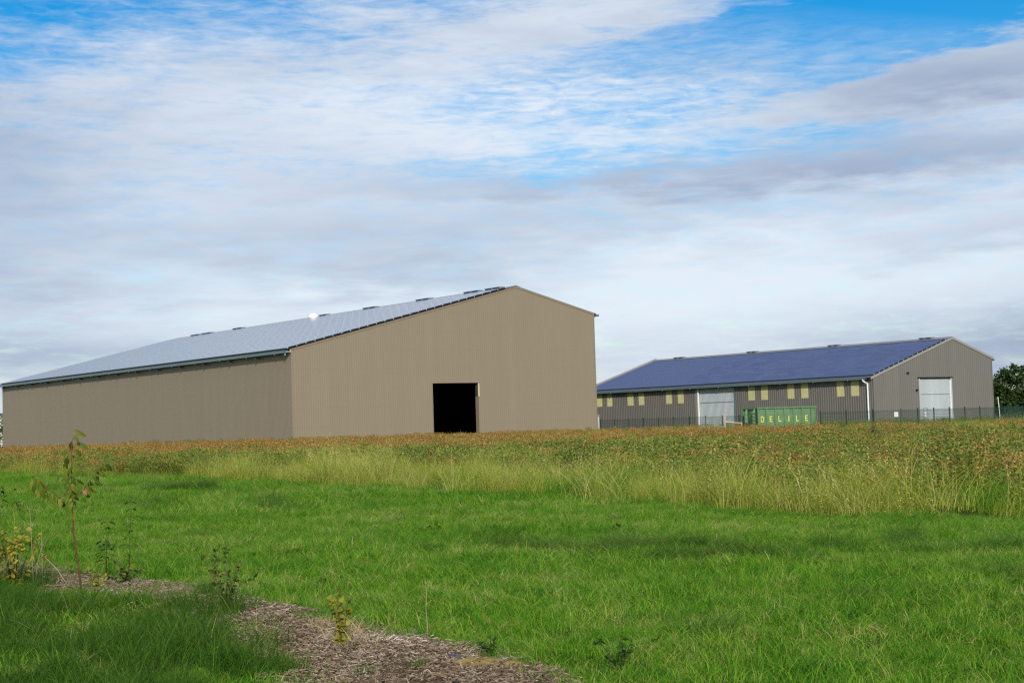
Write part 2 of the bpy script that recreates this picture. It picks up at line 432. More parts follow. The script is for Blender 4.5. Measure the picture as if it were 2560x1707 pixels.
# mulched planting bed
UP_E = [(-9.2, 24.0), (-7.2, 21.2), (-5.64, 18.87), (-4.13, 16.81), (-3.28, 15.78), (-2.69, 14.75), (-1.98, 13.66), (-1.18, 12.2), (-.32, 10.98), (.10, 9.86), (.45, 8.6), (.85, 7.4)]
LO_E = [(-10.2, 22.9), (-8.2, 20.0), (-6.6, 17.75), (-5.2, 16.2), (-4.35, 15.05), (-3.4, 14.1), (-2.7, 12.9), (-2.15, 11.4), (-1.65, 10.1), (-1.3, 8.9), (-.9, 7.6), (-.5, 6.6)]
def in_poly(px, py, poly):
    px = np.asarray(px); py = np.asarray(py); ins = np.zeros(px.shape, bool); n = len(poly)
    for i in range(n):
        x0, y0 = poly[i]; x1, y1 = poly[(i + 1) % n]
        if y0 == y1: continue
        c = ((y0 > py) != (y1 > py)) & (px < (x1 - x0) * (py - y0) / (y1 - y0) + x0)
        ins ^= c
    return ins
BED = UP_E + LO_E[::-1]
def resample(pl, n):
    pl = np.array(pl); d = np.r_[0, np.cumsum(np.hypot(*np.diff(pl, axis=0).T))]
    t = np.linspace(0, d[-1], n); return np.stack([np.interp(t, d, pl[:, 0]), np.interp(t, d, pl[:, 1])], 1)
ue, le = resample(UP_E, 120), resample(LO_E, 120)
bv, bf = [], []
NB = 17
for i in range(120):
    for j in range(NB):
        t = j / (NB - 1)
        x, y = ue[i] * (1 - t) + le[i] * t
        x += .05 * math.sin(i * 1.7 + j) ; y += .05 * math.sin(i * 2.3 + 1)
        hgt = .075 * math.sin(math.pi * t) ** .7 + .02 * math.sin(i * .9 + j * 1.1) * math.sin(math.pi * t) + random.uniform(-.008, .008)
        bv.append((x, y, float(gz(x, y)) + hgt - (.03 if j in (0, NB - 1) else 0)))
for i in range(119):
    for j in range(NB - 1):
        bf.append((i * NB + j, i * NB + j + 1, (i + 1) * NB + j + 1, (i + 1) * NB + j))
bm_ = bpy.data.meshes.new('mulch_bed'); bm_.from_pydata(bv, [], bf); bm_.polygons.foreach_set('use_smooth', [True] * len(bf)); bm_.update()
tag(link('mulch_bed', bm_, None, M_MULCH), kind='structure')
def bed_h(x, y):
    d = np.min(np.hypot(ue[:, 0] - x, ue[:, 1] - y)); e = np.min(np.hypot(le[:, 0] - x, le[:, 1] - y))
    t = d / (d + e + 1e-6)
    return float(gz(x, y)) + .075 * math.sin(math.pi * min(max(t, 0), 1)) ** .7 if in_poly(np.array([x]), np.array([y]), BED)[0] else float(gz(x, y))


# ------------------------------------------------------------------ barns
PSI = 0.61413
def rib_breaks(L, pitch, extra=()):
    """positions and outward offsets of trapezoid ribs along a wall"""
    out = {}
    n = int(L / pitch)
    for k in range(n + 1):
        b = k * pitch
        for f, o in ((0, 0), (.42, 0), (.52, 1), (.86, 1), (.96, 0)):
            s = b + f * pitch
            if s <= L: out[round(s, 4)] = o
    out[0.0] = 0; out[round(L, 4)] = 0
    for e in extra:
        near = min(out, key=lambda s: abs(s - e)); out[round(e, 4)] = out[near]
    ks = sorted(out)
    return ks, [out[k] for k in ks]

def clad(L, pitch, depth, top, holes, place, name, m, parent, base=-.3):
    """corrugated cladding: place(s, z, off) gives the local point; holes are (s0, s1, z0, z1)"""
    ex = [h for q in holes for h in q[:2]]
    if callable(top) and hasattr(top, 'br'): ex += top.br
    ks, of = rib_breaks(L, pitch, ex)
    mb = MB(); tf = top if callable(top) else (lambda s: top)
    for (s0, o0), (s1, o1) in zip(zip(ks, of), zip(ks[1:], of[1:])):
        mid = (s0 + s1) / 2
        cuts = sorted([(q[2], q[3]) for q in holes if q[0] - 1e-6 <= mid <= q[1] + 1e-6])
        z = base; segs = []
        for c0, c1 in cuts:
            if c0 > z: segs.append((z, c0, False))
            z = c1
        segs.append((z, None, True))
        for a, b, last in segs:
            b0 = tf(s0) if last else b; b1 = tf(s1) if last else b
            mb.add([place(s0, a, o0 * depth), place(s1, a, o1 * depth), place(s1, b1, o1 * depth), place(s0, b0, o0 * depth)], [(0, 1, 2, 3)])
    return mb.obj(name, m, parent)

def slope_box(mb, v0, v1, z0f, u0, u1, th, lift=0.0, mi=0):
    """slab lying on a roof plane between v0..v1, u0..u1"""
    za, zb = z0f(v0) + lift, z0f(v1) + lift
    vs = [(v0, u0, za), (v1, u0, zb), (v1, u1, zb), (v0, u1, za), (v0, u0, za + th), (v1, u0, zb + th), (v1, u1, zb + th), (v0, u1, za + th)]
    mb.add(vs, [(0, 3, 2, 1), (4, 5, 6, 7), (0, 1, 5, 4), (1, 2, 6, 5), (2, 3, 7, 6), (3, 0, 4, 7)], mi)

def panel_geo(mb, w_, l_, th, fr, org=(0, 0, 0), ax=(1, 0, 0), ay=(0, 1, 0), az_=(0, 0, 1)):
    """solar panel: frame ring, recessed glass and sides"""
    O, X, Y, Z = Vector(org), Vector(ax), Vector(ay), Vector(az_)
    P = lambda x, y, z: O + X * x + Y * y + Z * z
    o = [P(0, 0, th), P(w_, 0, th), P(w_, l_, th), P(0, l_, th)]
    i = [P(fr, fr, th), P(w_ - fr, fr, th), P(w_ - fr, l_ - fr, th), P(fr, l_ - fr, th)]
    g = [p - Z * .006 for p in i]
    b = [P(0, 0, 0), P(w_, 0, 0), P(w_, l_, 0), P(0, l_, 0)]
    vs = o + i + g + b
    fs = [(k, (k + 1) % 4, 4 + (k + 1) % 4, 4 + k) for k in range(4)] + [(4 + k, 4 + (k + 1) % 4, 8 + (k + 1) % 4, 8 + k) for k in range(4)] + \
         [(12 + k, 12 + (k + 1) % 4, (k + 1) % 4, k) for k in range(4)]
    mb.add(vs, fs, 0)
    mb.add(g, [(0, 1, 2, 3)], 1)

def solar_roof(roof, rf, slope, v_start, rows, pitch_v, u_start, cols, plen, mats, lift, single, fr=.03, rail_m=None):
    """single nearest panels as objects, the others joined; rails show as bright ticks at the verge"""
    c = 1 / math.sqrt(1 + slope * slope); ax = Vector((c, 0, slope * c)); ay = Vector((0, 1, 0)); an = Vector((-slope * c, 0, c))
    wid = pitch_v / c - .022
    pm = MB(); panel_geo(pm, wid, plen - .006, .04, fr); pme = pm.mesh('solar_panel')
    for m in mats: pme.materials.append(m)
    rotm = Matrix((ax, ay, an)).transposed().to_euler()
    rest = MB(); n = 0
    for j in range(cols):
        for k in range(rows):
            v = v_start + k * pitch_v
            org = Vector((v, u_start + j * plen, rf(v))) + an * lift
            if n < single:
                o = link('solar_panel', pme, roof, None, org, rotm)
            else:
                panel_geo(rest, wid, plen - .006, .04, fr, org, ax, ay, an)
            n += 1
    if rest.v:
        tag(rest.obj('panel_rows', mats, roof), kind='stuff')
    u1 = u_start + cols * plen
    gap = MB(); slope_box(gap, v_start + .03, v_start + rows * pitch_v - .03, rf, u_start - .012, u_start + .01, lift - .06 + .09, .055); gap.obj('gap_shade_strip', M_BLACK, roof)  # black strip that paints in the shade of the gap under the panels
    rail = MB(); rail.box((-.05, u_start - .07, -.03), (.05, u_start + .02, .056)); rail.box((-.03, u_start + .021, -.03), (.03, u1, .030), 1); rme = rail.mesh('mounting_rail'); rme.materials.append(M_ALU); rme.materials.append(rail_m)
    for k in range(rows + 1):
        v = v_start + k * pitch_v - .011
        link('mounting_rail', rme, roof, None, Vector((v, 0, rf(v))) + an * (lift - .004), rotm)

def long_box(name, a, b, m, parent):
    mb = MB(); mb.box(a, b); return mb.obj(name, m, parent)

def gutter_part(parent, v_out, v_in, z0, z1, u0, u1, brackets):
    """open box gutter along an eave with its brackets"""
    s = 1 if v_in > v_out else -1; t = .012 * s
    mb = MB()
    lo, hi = min(v_out, v_out + t), max(v_out, v_out + t)
    mb.box((lo, u0, z0 + .012), (hi, u1, z1))
    mb.box((min(v_out, v_in), u0, z0), (max(v_out, v_in), u1, z0 + .012))
    lo, hi = min(v_in - t, v_in), max(v_in - t, v_in)
    mb.box((lo, u0, z0 + .012), (hi, u1, z1 + .04))
    mb.box((min(v_out - t * 1.8, v_out), u0, z1 - .03), (max(v_out - t * 1.8, v_out), u1, z1 + .012))
    g = mb.obj('gutter', M_GUTTER, parent)
    if brackets:
        bb = MB(); a = v_out - .035 * s
        bb.box((min(a, a + .022 * s), -.05, z0 - .11), (max(a, a + .022 * s), .05, z1 + .03))
        bb.box((min(a + .022 * s, v_in), -.035, z0 - .06), (max(a + .022 * s, v_in), .035, z0 - .003))
        bme = bb.mesh('gutter_bracket'); bme.materials.append(M_GUTTER)
        for u in brackets: link('gutter_bracket', bme, g, None, (0, u, 0))
    return g

def ridge_vent(parent, v, z, u0, u1, m):
    """low roof vent in two halves on the ridge: upstand and tilted lid"""
    mb = MB(); mid = (u0 + u1) / 2
    for a, b in ((u0, mid - .10), (mid + .10, u1)):
        mb.box((v - .28, a + .04, z - .05), (v + .28, b - .04, z + .075))
        vs = [(v - .40, a, z + .078), (v + .40, a, z + .11), (v + .40, b, z + .11), (v - .40, b, z + .078), (v - .40, a, z + .14), (v + .40, a, z + .17), (v + .40, b, z + .17), (v - .40, b, z + .14)]
        mb.add(vs, [(0, 3, 2, 1), (4, 5, 6, 7), (0, 1, 5, 4), (1, 2, 6, 5), (2, 3, 7, 6), (3, 0, 4, 7)])
    return mb.obj('ridge_vent', m, parent)

# ---- large taupe barn
A0 = (-20.80, 147.0, 0.0)
barn = empty('barn', A0, 'large taupe metal barn with open black doorway and pale grey solar roof', 'barn', PSI)
W1, H_L, V_R, Z_R, H_R, LEN1 = 36.3, 9.34, 26.17, 15.90, 13.26, 88.0
S1 = (Z_R - H_L) / V_R; S1R = (Z_R - H_R) / (W1 - V_R)
def top1(s): return H_L + S1 * s if s <= V_R else Z_R - S1R * (s - V_R)
top1.br = [V_R]
rf1 = lambda v: H_L + S1 * v + .02
D0, D1, DH = 15.60, 21.07, 5.95
clad(W1, .25, .006, top1, [(D0, D1, -.3, DH)], lambda s, z, o: (s, -o, z), 'gable_wall', M_TAUPE, barn)
clad(LEN1, .25, .006, H_L, [], lambda s, z, o: (-o, s, z), 'side_wall', M_TAUPE, barn)
clad(LEN1, .5, .022, H_R, [], lambda s, z, o: (W1 + o, s, z), 'side_wall', M_TAUPE, barn)
clad(W1, .5, .022, top1, [], lambda s, z, o: (s, LEN1 + o, z), 'rear_wall', M_TAUPE, barn)
long_box('corner_trim', (-.045, -.045, -.3), (.10, -.026, H_L - .02), M_TAUPE, barn)
long_box('corner_trim', (W1 - .10, -.045, -.3), (W1 + .03, -.026, H_R - .06), M_TAUPE, barn)
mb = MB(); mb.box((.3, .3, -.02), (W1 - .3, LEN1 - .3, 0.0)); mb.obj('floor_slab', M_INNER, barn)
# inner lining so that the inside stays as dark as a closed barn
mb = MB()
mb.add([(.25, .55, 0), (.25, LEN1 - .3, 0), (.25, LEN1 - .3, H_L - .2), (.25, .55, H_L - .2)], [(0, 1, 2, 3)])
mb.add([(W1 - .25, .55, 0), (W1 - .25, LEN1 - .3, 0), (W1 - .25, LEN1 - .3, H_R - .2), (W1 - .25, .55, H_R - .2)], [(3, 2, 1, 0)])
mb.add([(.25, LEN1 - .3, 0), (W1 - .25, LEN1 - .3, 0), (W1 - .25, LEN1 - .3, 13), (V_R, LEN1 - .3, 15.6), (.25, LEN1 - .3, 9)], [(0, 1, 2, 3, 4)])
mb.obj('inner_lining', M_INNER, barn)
# doorway: reveal, lined up to 4.6 m on the right
long_box('jamb_lining', (D1 + .002, -.028, -.3), (D1 + .05, .55, 4.55), M_TAUPE, barn)
long_box('jamb_lining', (D0 - .05, -.028, -.3), (D0 - .002, .5, DH), M_TAUPE, barn)
long_box('edge_strip', (D1 + .004, -.034, 4.56), (D1 + .13, .06, DH - .06), M_YELLOWTRIM, barn)
long_box('door_post', (D1 + .002, .30, 4.56), (D1 + .16, .56, DH), M_DARKSTEEL, barn)
long_box('lintel', (D0 - .05, -.026, DH - .002), (D1 + .05, .4, DH + .12), M_TAUPE, barn)
# roof
mb = MB(); slope_box(mb, -.38, V_R, lambda v: rf1(v), -.06, LEN1 + .05, .07); roof1 = mb.obj('roof', M_DARKROOF, barn)
mb = MB(); slope_box(mb, V_R, W1 + .35, lambda v: Z_R + .02 - S1R * (v - V_R), -.05, LEN1 + .05, .05); mb.obj('roof_slope', M_LIGHTTRIM, roof1)
solar_roof(roof1, rf1, S1, -.40, 26, .967, -.12, 52, 1.68, [M_PV_FRAME2, M_PV_DARK], .14, 300, .010, M_RAILGREY)
mb = MB(); slope_box(mb, V_R - .9, V_R, rf1, -.07, LEN1 + .06, .03, .075); slope_box(mb, V_R, V_R + .5, lambda v: Z_R + .02 - S1R * (v - V_R), -.07, LEN1 + .06, .03, .06); mb.obj('ridge_cap', M_LIGHTTRIM, roof1)
for v0, v1, f in ((0.0, V_R, lambda v: H_L + S1 * v), (V_R, W1, lambda v: Z_R - S1R * (v - V_R))):
    mb = MB(); slope_box(mb, v0, v1, f, -.050, -.027, .16, -.16); mb.obj('verge_trim', M_TAUPE, roof1)
for u0, u1 in ((78.9, 81.7), (74.8, 77.7), (64.6, 67.4), (40.3, 42.1), (28.2, 31.0), (16.2, 18.9), (6.2, 9.0), (2.2, 4.9)):
    ridge_vent(roof1, V_R - .3, Z_R + .02, u0, u1, M_VENT)
# domed ridge vent, coloured white to stand for the sun glint on it
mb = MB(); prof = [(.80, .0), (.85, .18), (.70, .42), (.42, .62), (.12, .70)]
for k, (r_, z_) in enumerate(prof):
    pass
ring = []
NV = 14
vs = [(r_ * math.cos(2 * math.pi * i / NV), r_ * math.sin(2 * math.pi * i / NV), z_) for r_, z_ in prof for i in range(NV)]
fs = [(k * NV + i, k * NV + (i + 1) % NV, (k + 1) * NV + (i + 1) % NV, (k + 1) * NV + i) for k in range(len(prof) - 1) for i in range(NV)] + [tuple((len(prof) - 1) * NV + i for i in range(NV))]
mb.add(vs, fs); dv = mb.obj('glint_dome_vent', M_PLATE, roof1, True); dv.location = (V_R - .75, 43.3, Z_R - .12); dv.scale = (.75, .75, .85)
gut1 = gutter_part(barn, -.64, -.30, 8.95, 9.20, .15, LEN1 + .4, [2.2 + 6.15 * k for k in range(15)])
gutter_part(barn, W1 + .64, W1 + .30, 12.95, 13.14, -.1, LEN1, None)
for v, z in ((-.42, 8.95), (W1 + .40, 12.95)):
    mb = MB(); mb.tube([(v, .42, z), (v, .42, z - .16)], .085, 10); mb.obj('gutter_outlet', M_WHITE, gut1)
long_box('gutter_stop', (-.55, -.02, 9.02), (-.14, .12, 9.10), M_ALU, gut1)
long_box('purlin_end', (-.12, -.03, 8.98), (-.048, .10, 9.30), M_PINE, barn)
mb = MB()
for k in range(15):
    u = .5 + 6.15 * k
    mb.box((-.60, u - .05, 8.70), (-.02, u + .05, 8.80)); mb.box((-.30, u - .04, 8.81), (-.22, u + .04, 8.94))
mb.box((-.30, .2, 9.12), (-.04, LEN1, 9.22))
tag(mb.obj('eave_struts', M_DARKSTEEL, barn), kind='stuff')

# ---- smaller grey barn
B0 = (37.92, 165.0, 0.0)
barn2 = empty('barn', B0, 'smaller grey ribbed metal barn with blue solar roof, yellowed windows and pale sliding doors', 'barn', PSI)
W2, E_L, V_R2, Z_R2, E_R, LEN2 = 19.6, 5.50, 13.02, 9.70, 7.55, 50.2
S2 = (Z_R2 - E_L) / V_R2; S2R = (Z_R2 - E_R) / (W2 - V_R2)
def top2(s): return E_L + S2 * s if s <= V_R2 else Z_R2 - S2R * (s - V_R2)
top2.br = [V_R2]
rf2 = lambda v: E_L + S2 * v + .02
GD0, GD1, GDH = 7.21, 12.44, 5.30
SD0, SD1, SDH = 21.08, 27.41, 5.20
WIN = [(45.95, 47.06), (43.83, 44.94), (39.61, 40.77), (37.48, 38.61), (32.22, 33.36), (30.08, 31.2), (17.78, 18.88), (15.68, 16.75), (11.5, 12.61), (9.39, 10.5), (4.09, 5.2), (1.99, 3.11)]
clad(W2, .333, .030, top2, [(GD0, GD1, -.3, GDH)], lambda s, z, o: (s, -o, z), 'gable_wall', M_GREYCLAD, barn2)
clad(LEN2, .333, .030, E_L, [(SD0, SD1, -.3, SDH)] + [(a, b, 3.55, 5.22) for a, b in WIN], lambda s, z, o: (-o, s, z), 'side_wall', M_GREYCLAD, barn2)
clad(LEN2, .5, .042, E_R, [], lambda s, z, o: (W2 + o, s, z), 'side_wall', M_GREYCLAD, barn2)
clad(W2, .5, .042, top2, [], lambda s, z, o: (s, LEN2 + o, z), 'rear_wall', M_GREYCLAD, barn2)
long_box('corner_trim', (-.065, -.065, -.3), (.09, -.045, E_L - .12), M_GREYCLAD, barn2)
long_box('corner_trim', (W2 - .09, -.065, -.3), (W2 + .05, -.045, E_R - .12), M_GREYCLAD, barn2)
for a, b in WIN:
    clad(b - a, .10, .02, 5.22, [], lambda s, z, o, a=a: (-o - .004, a + s, z), 'window', M_FIBRE, barn2, base=3.55)

def ribbed_door(parent, place, L, H, split, frame_w, name='sliding_door'):
    """door of two ribbed sheets, a rail between them and a frame; place(s, z, o)"""
    d = empty(name, (0, 0, 0), None, None); d.parent = parent
    clad(L, .2, .03, H, [], place, 'door_sheet', M_WHITE_DOOR, d, base=split + .05)
    clad(L, .2, .03, split - .05, [], place, 'door_sheet', M_WHITE_DOOR, d, base=0.05)
    def bar(n_, s0, s1, z0, z1, o0, o1, m):
        mb = MB(); p = [place(s, z, o) for o in (o0, o1) for s, z in ((s0, z0), (s1, z0), (s1, z1), (s0, z1))]
        mb.add(p, [(0, 1, 2, 3), (7, 6, 5, 4), (0, 4, 5, 1), (1, 5, 6, 2), (2, 6, 7, 3), (3, 7, 4, 0)]); return mb.obj(n_, m, d)
    bar('door_rail', 0, L, split - .05, split + .05, 0, .05, M_GUTTER if False else M_WHITE_DOOR)
    bar('door_rail', 0, L, split - .02, split + .02, .051, .056, M_GUTTER)
    return d, bar
pl_g = lambda s, z, o: (GD0 + .15 + s, .10 - o, z)
dg, bar = ribbed_door(barn2, pl_g, GD1 - GD0 - .3, GDH - .05, 3.56, .15)
bar('door_frame', -.19, -.02, 0, GDH - .02, .06, .17, M_WHITE_DOOR)
bar('door_frame', GD1 - GD0 - .36, GD1 - GD0 - .24, 0, GDH - .25, .062, .20, M_WHITE)
bar('door_frame', GD1 - GD0 - .22, GD1 - GD0 + .02, 0, GDH - .02, .0, .165, M_WHITE_DOOR)
bar('door_track', -.35, GD1 - GD0 + .1, GDH - .01, GDH + .09, .10, .26, M_BLACK)
for s0, s1, z0, z1 in ((.50, .54, .1, 2.1), (1.10, 1.14, .1, 2.1), (.54, 1.10, 2.06, 2.1)):
    bar('wicket_edge', s0, s1, z0, z1, .034, .044, M_GUTTER)
bar('notice', .62, .93, 1.38, 1.62, .046, .052, M_PLATE)
bar('notice', .66, .90, 1.06, 1.30, .046, .052, M_PLATE)
pl_s = lambda s, z, o: (.08 - o, SD0 + .1 + s, z)
ds, bar = ribbed_door(barn2, pl_s, SD1 - SD0 - .2, SDH - .03, 3.52, .15)
bar('door_frame', SD1 - SD0 - .18, SD1 - SD0 - .02, 0, SDH - .02, .05, .22, M_WHITE)
bar('door_frame', -.12, .03, 0, SDH - .02, .05, .15, M_GUTTER)
long_box('door_flashing', (-.055, SD1 + .02, -.3), (-.044, SD1 + .55, SDH), M_LIGHTTRIM, barn2)
# roof
mb = MB(); slope_box(mb, -.42, V_R2, rf2, .02, LEN2 - .02, .06); roof2 = mb.obj('roof', M_DARKROOF, barn2)
mb = MB(); slope_box(mb, V_R2, W2 + .3, lambda v: Z_R2 + .02 - S2R * (v - V_R2), .02, LEN2 - .02, .06); mb.obj('roof_slope', M_LIGHTTRIM, roof2)
solar_roof(roof2, rf2, S2, .22, 15, .775, -.02, 31, 1.60, [M_PV_FRAME, M_PV_BLUE], .15, 300, .020, M_RAILBLUE)
mb = MB(); slope_box(mb, V_R2 - .75, V_R2, rf2, -.03, LEN2 + .03, .03, .10); slope_box(mb, V_R2, V_R2 + .5, lambda v: Z_R2 + .02 - S2R * (v - V_R2), -.03, LEN2 + .03, .03, .10); mb.obj('ridge_cap', M_RIDGE, roof2)
for v0, v1, f in ((-.40, V_R2, lambda v: E_L + S2 * v), (V_R2, W2 + .3, lambda v: Z_R2 - S2R * (v - V_R2))):
    mb = MB(); slope_box(mb, v0, v1, f, -.085, -.046, .26, -.15); mb.obj('verge_trim', M_LIGHTTRIM, roof2)
mb = MB(); slope_box(mb, .2, V_R2, rf2, LEN2 - .02, LEN2 + .06, .30, .0); mb.obj('verge_trim', M_LIGHTTRIM, roof2)
for u0, u1 in ((44.5, 46.3), (30.6, 32.2), (16.7, 18.3), (2.7, 4.4)):
    ridge_vent(roof2, V_R2, Z_R2 + .10, u0, u1, M_VENT)
gut2 = gutter_part(barn2, -.60, -.32, 5.24, 5.44, .55, LEN2 + .2, [3.0 + 5.05 * k for k in range(10)])
gutter_part(barn2, W2 + .58, W2 + .30, 7.16, 7.34, 0, LEN2, None)
dp = MB(); dp.tube([(-.40, .95, 5.24), (-.40, .95, 5.02), (-.18, .62, 4.82), (-.18, .62, -.3)], .085, 10); dpo = dp.obj('downpipe', M_WHITE, barn2, False)
for z in (4.55, 3.35, 2.2):
    mb = MB(); mb.tube([(-.18, .62, z), (-.18, .62, z + .09)], .098, 10); mb.obj('pipe_collar', M_WHITE, dpo)
mb = MB(); mb.tube([(-.42, .95, 5.28), (-.42, .95, 5.02)], [.20, .13], 8); mb.obj('hopper', M_WHITE, dpo)
for v, z in ((5.35, 5.89), (6.72, 4.05)):
    mb = MB(); mb.box((v - .05, -.10, z - .05), (v + .05, -.043, z + .05)); mb.box((v - .13, -.24, z - .10), (v + .13, -.11, z + .06)); mb.obj('wall_lamp', M_BLACK, barn2)
mb = MB(); mb.tube([(W2 + .38, .3, 7.16), (W2 + .38, .3, 6.95), (W2 + .12, .3, 6.8)], .09, 8); mb.obj('gutter_outlet', M_WHITE, barn2)
mb = MB(); mb.box((.3, .3, -.02), (W2 - .3, LEN2 - .3, 0)); mb.obj('floor_slab', M_INNER, barn2)


# ------------------------------------------------------------------ fences
def post_mesh():
    mb = MB(); mb.box((-.035, -.03, -.4), (.035, .03, 1.77)); mb.box((-.042, -.037, 1.77), (.042, .037, 1.80)); return mb.mesh('fence_post')
POST = post_mesh(); POST.materials.append(M_GREENPOST)
def wire_mesh(L):
    mb = MB(); r_ = .0035
    k = 0.06
    while k < L - .03:
        mb.box((k - r_, -r_, .05), (k + r_, r_, 1.70)); k += .055
    for z in (.06, .26, .30, .50, .70, .90, .94, 1.14, 1.34, 1.54, 1.62, 1.68):
        mb.box((.03, -.010, z - .0045), (L - .03, -.0036, z + .0045))
    me = mb.mesh('mesh_panel'); me.materials.append(M_GREENPOST); return me
WIRES = {}
def fence(pts, label):
    f = empty('mesh_fence', (*pts[0], float(gz(*pts[0]))), label, 'fence')
    for i, p in enumerate(pts):
        lp = (p[0] - pts[0][0], p[1] - pts[0][1], 0)
        d = (pts[min(i + 1, len(pts) - 1)][0] - pts[max(i - 1, 0)][0], pts[min(i + 1, len(pts) - 1)][1] - pts[max(i - 1, 0)][1])
        link('post', POST, f, None, lp, (0, 0, math.atan2(d[1], d[0])))
        if i + 1 < len(pts):
            q = pts[i + 1]; L = math.hypot(q[0] - p[0], q[1] - p[1]); key = round(L, 1)
            if key not in WIRES: WIRES[key] = wire_mesh(key)
            link('mesh_panel', WIRES[key], f, None, lp, (0, 0, math.atan2(q[1] - p[1], q[0] - p[0])))
    return f
ux, uy = -math.sin(PSI), math.cos(PSI)
p0 = np.array([22.66, 158.0])
fence([tuple(p0 + np.array([ux, uy]) * 2.5 * k) for k in range(-1, 11)], 'dark green mesh fence along the long windowed wall of the grey barn')
q0 = np.array([26.4, 107.0]); dn = np.array([math.cos(R(49.5)), math.sin(R(49.5))])
pts = [tuple(q0 + np.array([ux, uy]) * 2.49 * k) for k in (3, 2, 1)] + [tuple(q0)] + [tuple(q0 + dn * s) for s in (2.55, 5.05, 7.58, 10.14, 12.75, 15.4, 18.0, 20.6)]
fence(pts, 'dark green mesh fence turning a corner in front of the gable of the grey barn')
fence([(43.55, 139.0), (45.9, 137.2), (48.3, 135.4), (50.7, 133.6)], 'short dark green mesh fence at far right, between nearer fence and trees')

# white notice board on the fence, white pole
sg = MB(); sg.box((-.165, -.012, -.165), (.165, .012, .165)); so = sg.mesh('notice_board')
o = link('notice_board', so, None, M_PLATE, (26.15, 107.32 - .02, 1.51), (0, 0, math.atan2(uy, ux) + math.pi)); tag(o, 'small blank white square board hung on the green mesh fence', 'sign')
po = empty('marker_pole', (49.6, 160.0, .1), 'thin white pole under the dark trees right of the grey barn', 'pole')
mb = MB(); mb.tube([(0, 0, -.2), (-.06, 0, 1.5), (-.14, 0, 2.75)], [.045, .04, .035], 8); mb.obj('shaft', M_WHITE, po)
mb = MB(); mb.tube([(-.14, 0, 2.75), (-.145, 0, 2.82)], [.065, .03], 8); mb.obj('cap', M_WHITE, po)

# ribbed pipe standing at the far corner of the large barn
rp = empty('ribbed_pipe', (9.02, 168.3, .25), 'pale ribbed plastic pipe standing upright at the right corner of the taupe barn', 'pipe')
mb = MB(); pp, rr = [], []
for k in range(42):
    pp.append((0, 0, -.3 + k * .055)); rr.append(.13 if k % 2 else .115)
mb.tube(pp, rr, 10); mb.obj('duct', M_ALU, rp)
mb = MB(); mb.tube([(0, 0, 1.99), (0, 0, 2.1)], .17, 10); mb.obj('cap', M_LIGHTTRIM, rp)

# ------------------------------------------------------------------ roll-off container
ca = R(21.0)
cont = empty('skip_container', (19.43, 125.0, .12), 'chipped green roll-off skip container lettered DELILE in yellow, in front of the grey barn', 'container', ca)
CL, CW, CH = 5.39, 2.45, 2.26
mb = MB(); mb.box((0.06, 0.06, .18), (CL - .06, .10, CH - .12)); mb.box((.06, CW - .10, .18), (CL - .06, CW - .06, CH - .12)); mb.box((CL - .10, .11, .18), (CL - .06, CW - .11, CH - .12)); mb.box((.06, .11, .12), (CL - .11, CW - .11, .18))
mb.obj('side_sheet', M_CONT, cont)
mb = MB(); mb.box((.08, .11, .181), (.12, CW - .11, CH - .12)); mb.obj('front_sheet', M_CONT, cont)
for a, b in (((-.02, -.03, CH - .12), (CL + .03, .11, CH)), ((-.02, CW - .11, CH - .12), (CL + .03, CW + .03, CH)), ((CL - .11, .112, CH - .12), (CL + .03, CW - .112, CH)), ((-.02, .112, CH - .12), (.12, CW - .112, CH))):
    long_box('top_rail', a, b, M_CONT, cont)
for a, b in (((-.02, -.03, .05), (CL + .03, .13, .19)), ((-.02, CW - .13, .05), (CL + .03, CW + .03, .19))):
    long_box('bottom_rail', a, b, M_CONT, cont)
RIBS = [.02, .78, 1.60, 2.44, 3.27, 4.10, 4.91, 5.33]
for s in RIBS:
    for y in (-.03, CW - .06):
        mb = MB(); mb.box((s - .035, y, .192), (s + .035, y + .088, CH - .122)); mb.obj('rib', M_CONT, cont)
for y in (.45, CW - .75):
    mb = MB(); mb.tube([(.06, y, .2), (-.10, y, .35), (-.12, y, CH - .45), (-.02, y, CH - .14)], [.13, .14, .14, .08], 8); mb.obj('front_post', M_CONT, cont)
mb = MB(); mb.tube([(-.13, .95, .62), (-.35, .98, .80), (-.42, 1.15, 1.02), (-.34, 1.32, .92), (-.13, 1.35, .66)], .07, 7); mb.obj('lifting_hook', M_RUST, cont)
for k in range(6):
    z = .42 + k * .27
    mb = MB(); mb.tube([(-.02, .17, z), (-.24, .20, z + .03), (-.24, .50, z + .03), (-.10, .52, z)], .02, 5); mb.obj('ladder_rung', M_RUST, cont)
LET = {'D': [((0, 0), (.09, 1)), ((.09, 0), (.36, .13)), ((.09, .87), (.36, 1)), ((.36, .06), (.48, .30)), ((.36, .70), (.48, .94)), ((.41, .30), (.52, .70))],
       'E': [((0, 0), (.11, 1)), ((.11, 0), (.46, .14)), ((.11, .43), (.40, .57)), ((.11, .86), (.46, 1))],
       'L': [((0, 0), (.11, 1)), ((.11, 0), (.45, .15))], 'I': [((.16, 0), (.29, 1))]}
for ch, sx in zip('DELILE', (.42, 1.22, 2.02, 2.86, 3.66, 4.49)):
    mb = MB(); hgt = .46
    for (x0, y0), (x1, y1) in LET[ch]:
        a, b, c, d_ = sx - .12 + x0 * .56, sx - .12 + x1 * .56, .04 + 1.03 + y0 * hgt, .04 + 1.03 + y1 * hgt
        mb.box((a, .053, c), (b, .0585, d_))
    mb.obj('letter', M_LETTER, cont)

